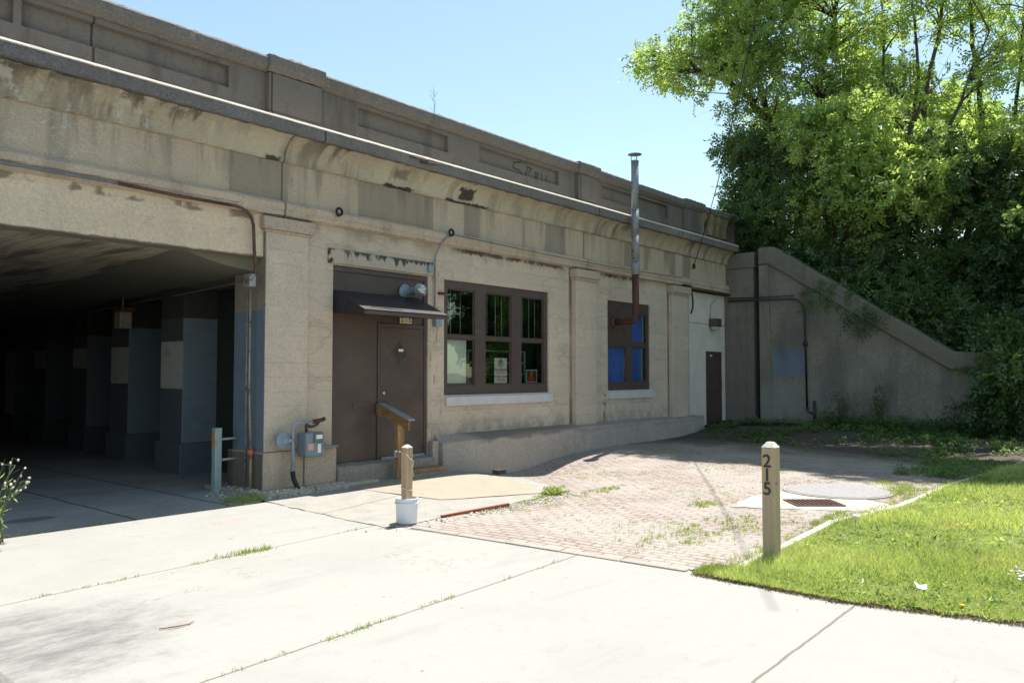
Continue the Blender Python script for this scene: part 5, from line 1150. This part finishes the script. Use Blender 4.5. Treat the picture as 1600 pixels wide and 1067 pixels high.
for cx, cy, sx, sy, n in ((8.1, -5.9, .55, .35, 60), (7.3, -5.7, .5, .4, 50), (6.6, -5.6, .4, .4, 20), (8.9, -5.0, .3, .15, 40), (11.6, -6.5, .8, .22, 150), (12.3, -6.2, .4, .3, 40), (9.2, -6.45, .5, .05, 30), (8.35, -3.1, .3, .1, 60), (7.6, -3.25, .5, .06, 30), (6.9, -3.3, .4, .04, 14), (9.0, -3.4, .5, .12, 40)):
    for _ in range(n):
        x, y = random.gauss(cx, sx * .5), random.gauss(cy, sy * .5); wd.tuft(x, y, 9, random.uniform(.025, .06), .025, .004, .7)
for i in range(260):           # ragged growth along kerb and sidewalk edge
    t_ = random.random(); x = 5.8 + .35 * t_ + random.gauss(0, .03); y = -6.45 - .3 * random.random(); wd.tuft(x, y, 8, .035, .02, .004, .7)
for i in range(420):
    x = random.uniform(6.1, 17); y = np.interp(x, [6.2, 8.7, 10, 12.8, 17], [-6.62, -6.52, -6.76, -6.82, -7.15]) + abs(random.gauss(0, .08)); wd.tuft(x, y, 6, .04, .02, .004, .7)
for i in range(60): wd.tuft(random.uniform(2.4, 5.4), -.72 + random.gauss(0, .02), 5, .03, .015, .003, .7)
tag(wd.build("joint_weeds", m_weed, 'blade'), kind="stuff")
# grass tuft at the pillar foot
tf = Blades()
for _ in range(60): tf.tuft(random.uniform(5.15, 5.68), random.uniform(-.6, -.22), 14, .09, .03, .003, .6)
tag(tf.build("grass_tuft", m_leaf, 'blade'), "patch of long green grass at the foot of the corner pillar", "grass")
wl_ = Blades()
for _ in range(20): wl_.leafy(8.35 + random.gauss(0, .09), -3.05 + random.gauss(0, .07), 26, .05, .10, .022)
T = thing("weed", "bushy green weed growing at the corner of the tan slab", "weed", (8.35, -3.05, 0))
MB().tube([(8.35, -3.05, 0), (8.34, -3.04, .1)], .006, 5).build("stem", m_weed, T); quads("leaves", np.concatenate(wl_.P), np.concatenate(wl_.A), np.concatenate(wl_.B), m_weed, T)
# ground cover under the trees
gc = Blades()
for _ in range(2300):
    x = random.uniform(16.2, 20.6); y = random.uniform(-8.3, -.5)
    if x > 19.7 and y > -6.3: continue
    if random.random() > sst(15.8, 18.5, x + .8 * math.sin(y * 2)) * .9 + .1 * sst(-4, -7, y): continue
    if math.sin(x * 2.2 + y) * math.cos(y * 1.9) < -.25: continue
    gc.leafy(x, y, 22, random.uniform(.06, .14), random.uniform(.06, .16), .03)
for _ in range(260): gc.leafy(random.uniform(19.4, 19.9), random.uniform(-6.6, -2.6), 20, .12, random.uniform(.1, .35), .035)
for _ in range(240): gc.leafy(random.uniform(13.5, 16.5), random.gauss(-6.5, .35), 18, .1, .06, .028)
tag(gc.build("ground_cover", m_leaf_gc, 'leaf'), kind="stuff")
def wallweed(y, h, lab, r=.35):
    b = Blades()
    for _ in range(int(40 * h)): z = random.random(); b.leafy(19.75 + random.gauss(0, .1), y + random.gauss(0, r * .4), 16, .12, h * z + .05, .04)
    T = thing("wall_weed", lab, "plant", (19.75, y, gz(19.75, y)), "weeds at the foot of the wing wall")
    sm_ = MB()
    for k in range(5): sm_.tube([(19.75, y, gz(19.75, y)), (19.75 + random.gauss(0, .08), y + random.gauss(0, r * .3), gz(19.75, y) + h * random.uniform(.6, 1))], [.008, .003], 4)
    sm_.build("stems", m_bark, T); quads("leaves", np.concatenate(b.P), np.concatenate(b.A), np.concatenate(b.B), m_leaf_d, T)
wallweed(-3.05, .8, "bushy dark weed at the wing wall foot, nearest the iron stub"); wallweed(-3.95, 1.0, "taller slim weed at the foot of the wing wall", .25); wallweed(-5.5, .9, "wide dark weed under the low end of the coping", .6)
# vine tufts hanging over the coping
for y, z, lab in ((-2.55, 3.55, "leafy sprig hanging over the coping, the highest one"), (-3.6, 2.95, "leafy sprig hanging over the middle of the coping")):
    P_, A_, B_ = sprigs([(19.9, y, z)], [.34], 60, ls=.05, leaves=7); T = thing("hanging_sprig", lab, "foliage", (20.2, y, z + .5), "sprigs over the coping")
    MB().tube([(20.3, y, z + .6), (19.95, y, z + .35), (19.9, y, z - .2)], [.012, .008, .003], 5).build("stem", m_bark, T); quads("leaves", P_, A_, B_, m_leaf_d, T)
# foreground flowering weed at the left
fp = thing("flowering_weed", "tall spindly weed with pale buds at the left edge beside the tunnel mouth", "weed", (2.55, -.95, 0))
st_ = MB(); buds = MB(); lv = Blades()
for i in range(13):
    a = random.uniform(-.3, .3); top = Vector((2.5 + random.uniform(-.28, .3), -.95 + random.uniform(-.38, .15), random.uniform(.5, .85)))
    pts = arc((2.5 + random.gauss(0, .03), -.95 + random.gauss(0, .03), 0), (2.5 + random.gauss(0, .06), -1.0, .45), top, 6); st_.tube(pts, [.006, .005, .005, .004, .004, .003, .002], 5)
    for j in range(7):
        c_ = Vector(pts[3 + j % 4]).lerp(top, random.random()) + Vector((random.gauss(0, .03), random.gauss(0, .03), random.gauss(0, .02)))
        st_.tube([pts[3 + j % 4], tuple(c_)], .0015, 3, cap=False)
        if j % 2: st_.lathe([(0.001, -.012), (.009, -.006), (.011, .002), (.006, .012), (.001, .018)], c_, unit(1)[0], seg=6, mi=1)
    for j in range(6):
        c_ = Vector(pts[j % 5]).lerp(Vector(pts[1 + j % 5]), random.random()); d = unit(1)[0]; lv.P.append(np.array([tuple(c_ + Vector(d) * .05)])); lv.A.append(np.array([d * .045])); b = np.cross(d, [0, 0, 1.0]); lv.B.append(np.array([b * .012]))
st_.build("flower_stems", [plain("stem_green", (.10, .14, .06), .6), plain("pale_bud", (.62, .58, .46), .8)], fp)
quads("leaves", np.concatenate(lv.P), np.concatenate(lv.A), np.concatenate(lv.B), m_weed, fp)
# twig above parapet
tw_ = MB(); tw_.tube([(9.9, .9, 5.0), (9.92, .9, 6.4), (9.9, .9, 6.9)], [.006, .004, .002], 4)
for i in range(14): z = random.uniform(6.25, 6.8); tw_.tube([(9.92, .9, z), (9.92 + random.uniform(-.16, .16), .9, z + random.uniform(.05, .16))], [.003, .0015], 3)
tag(tw_.build("bare_sapling", m_barkp), "thin bare sapling poking above the parapet coping against the sky", "sapling")
# ---- small ground objects
def pebbles():
    mb = MB()
    for i in range(620):
        r = random.random()
        if r < .35: x, y = random.uniform(5.55, 7.0), random.uniform(-.62, -.30)
        elif r < .5: x, y = random.uniform(5.2, 5.8), random.uniform(-.3, .5)
        else: x, y = random.gauss(7.6, .9), -3.32 + random.gauss(0, .07)
        s_ = random.uniform(.006, .02); z = gz(x, y) + (.055 if (5.6 < x < 7.6 and y > -.42) else .008)
        u = unit(1)[0]; mb.lathe([(0.001, -s_ * .5), (s_ * .8, -s_ * .25), (s_, .0), (s_ * .6, s_ * .4), (.001, s_ * .5)], (x, y, z), u, seg=6, sm=False)
    return mb.build("gravel", plain("pale_gravel", (.52, .49, .44), .85, var=.3, scale=20))
tag(pebbles(), kind="stuff")
tg = MB(); tg.tube([(2.34, -4.61, .008), (2.43, -4.655, .012), (2.51, -4.655, .008), (2.56, -4.63, .01)], [.003, .005, .004, .002], 6)
tag(tg.build("twig", plain("reddish_twig", (.22, .10, .06), .8)), "short reddish twig lying alone on the bright sidewalk", "twig")
pp = MB(); pp.add([(6.34, -8.05, .03), (6.42, -8.03, .06), (6.44, -7.97, .035), (6.40, -7.95, .07), (6.35, -7.98, .04)], [(0, 1, 2), (0, 2, 3), (0, 3, 4)]); pp.add([(6.34, -8.05, .027), (6.42, -8.03, .057), (6.44, -7.97, .032)], [(2, 1, 0)])
tag(pp.build("paper_scrap", m_sign), "crumpled white paper scrap on the lawn near the sidewalk", "litter")
dn = thing("dandelion_clock", "round white dandelion seed head standing in the lawn right of the post", "dandelion", (8.2, -6.98, 0))
MB().tube([(8.2, -6.98, 0), (8.21, -6.97, .16)], .003, 5).build("stem", m_weed, dn); MB().lathe([(0.001, -.028), (.02, -.02), (.028, 0), (.02, .02), (.001, .028)], (8.21, -6.97, .18), seg=10).build("seed_head", plain("seed_white", (.7, .7, .66), .9), dn)
dn = thing("dandelion_flower", "single yellow dandelion flower at the front edge of the lawn", "dandelion", (6.05, -8.33, 0))
MB().tube([(6.05, -8.33, 0), (6.05, -8.33, .04)], .003, 5).build("stem", m_weed, dn); MB().lathe([(0.001, .0), (.018, .0), (.02, .008), (.001, .014)], (6.05, -8.33, .04), seg=10).build("bloom", plain("dandelion_yellow", (.75, .55, .02), .8), dn)
fl_ = MB()
for i in range(34):
    x, y = random.gauss(7.25, .16), random.gauss(-8.55, .07); u = (random.gauss(0, .3), random.gauss(0, .3), 1); fl_.lathe([(.001, 0), (.012, 0), (.013, .006), (.001, .010)], (x, y, .05 + random.uniform(0, .03)), u, seg=6)
tag(fl_.build("clover_flowers", m_sign), kind="stuff")
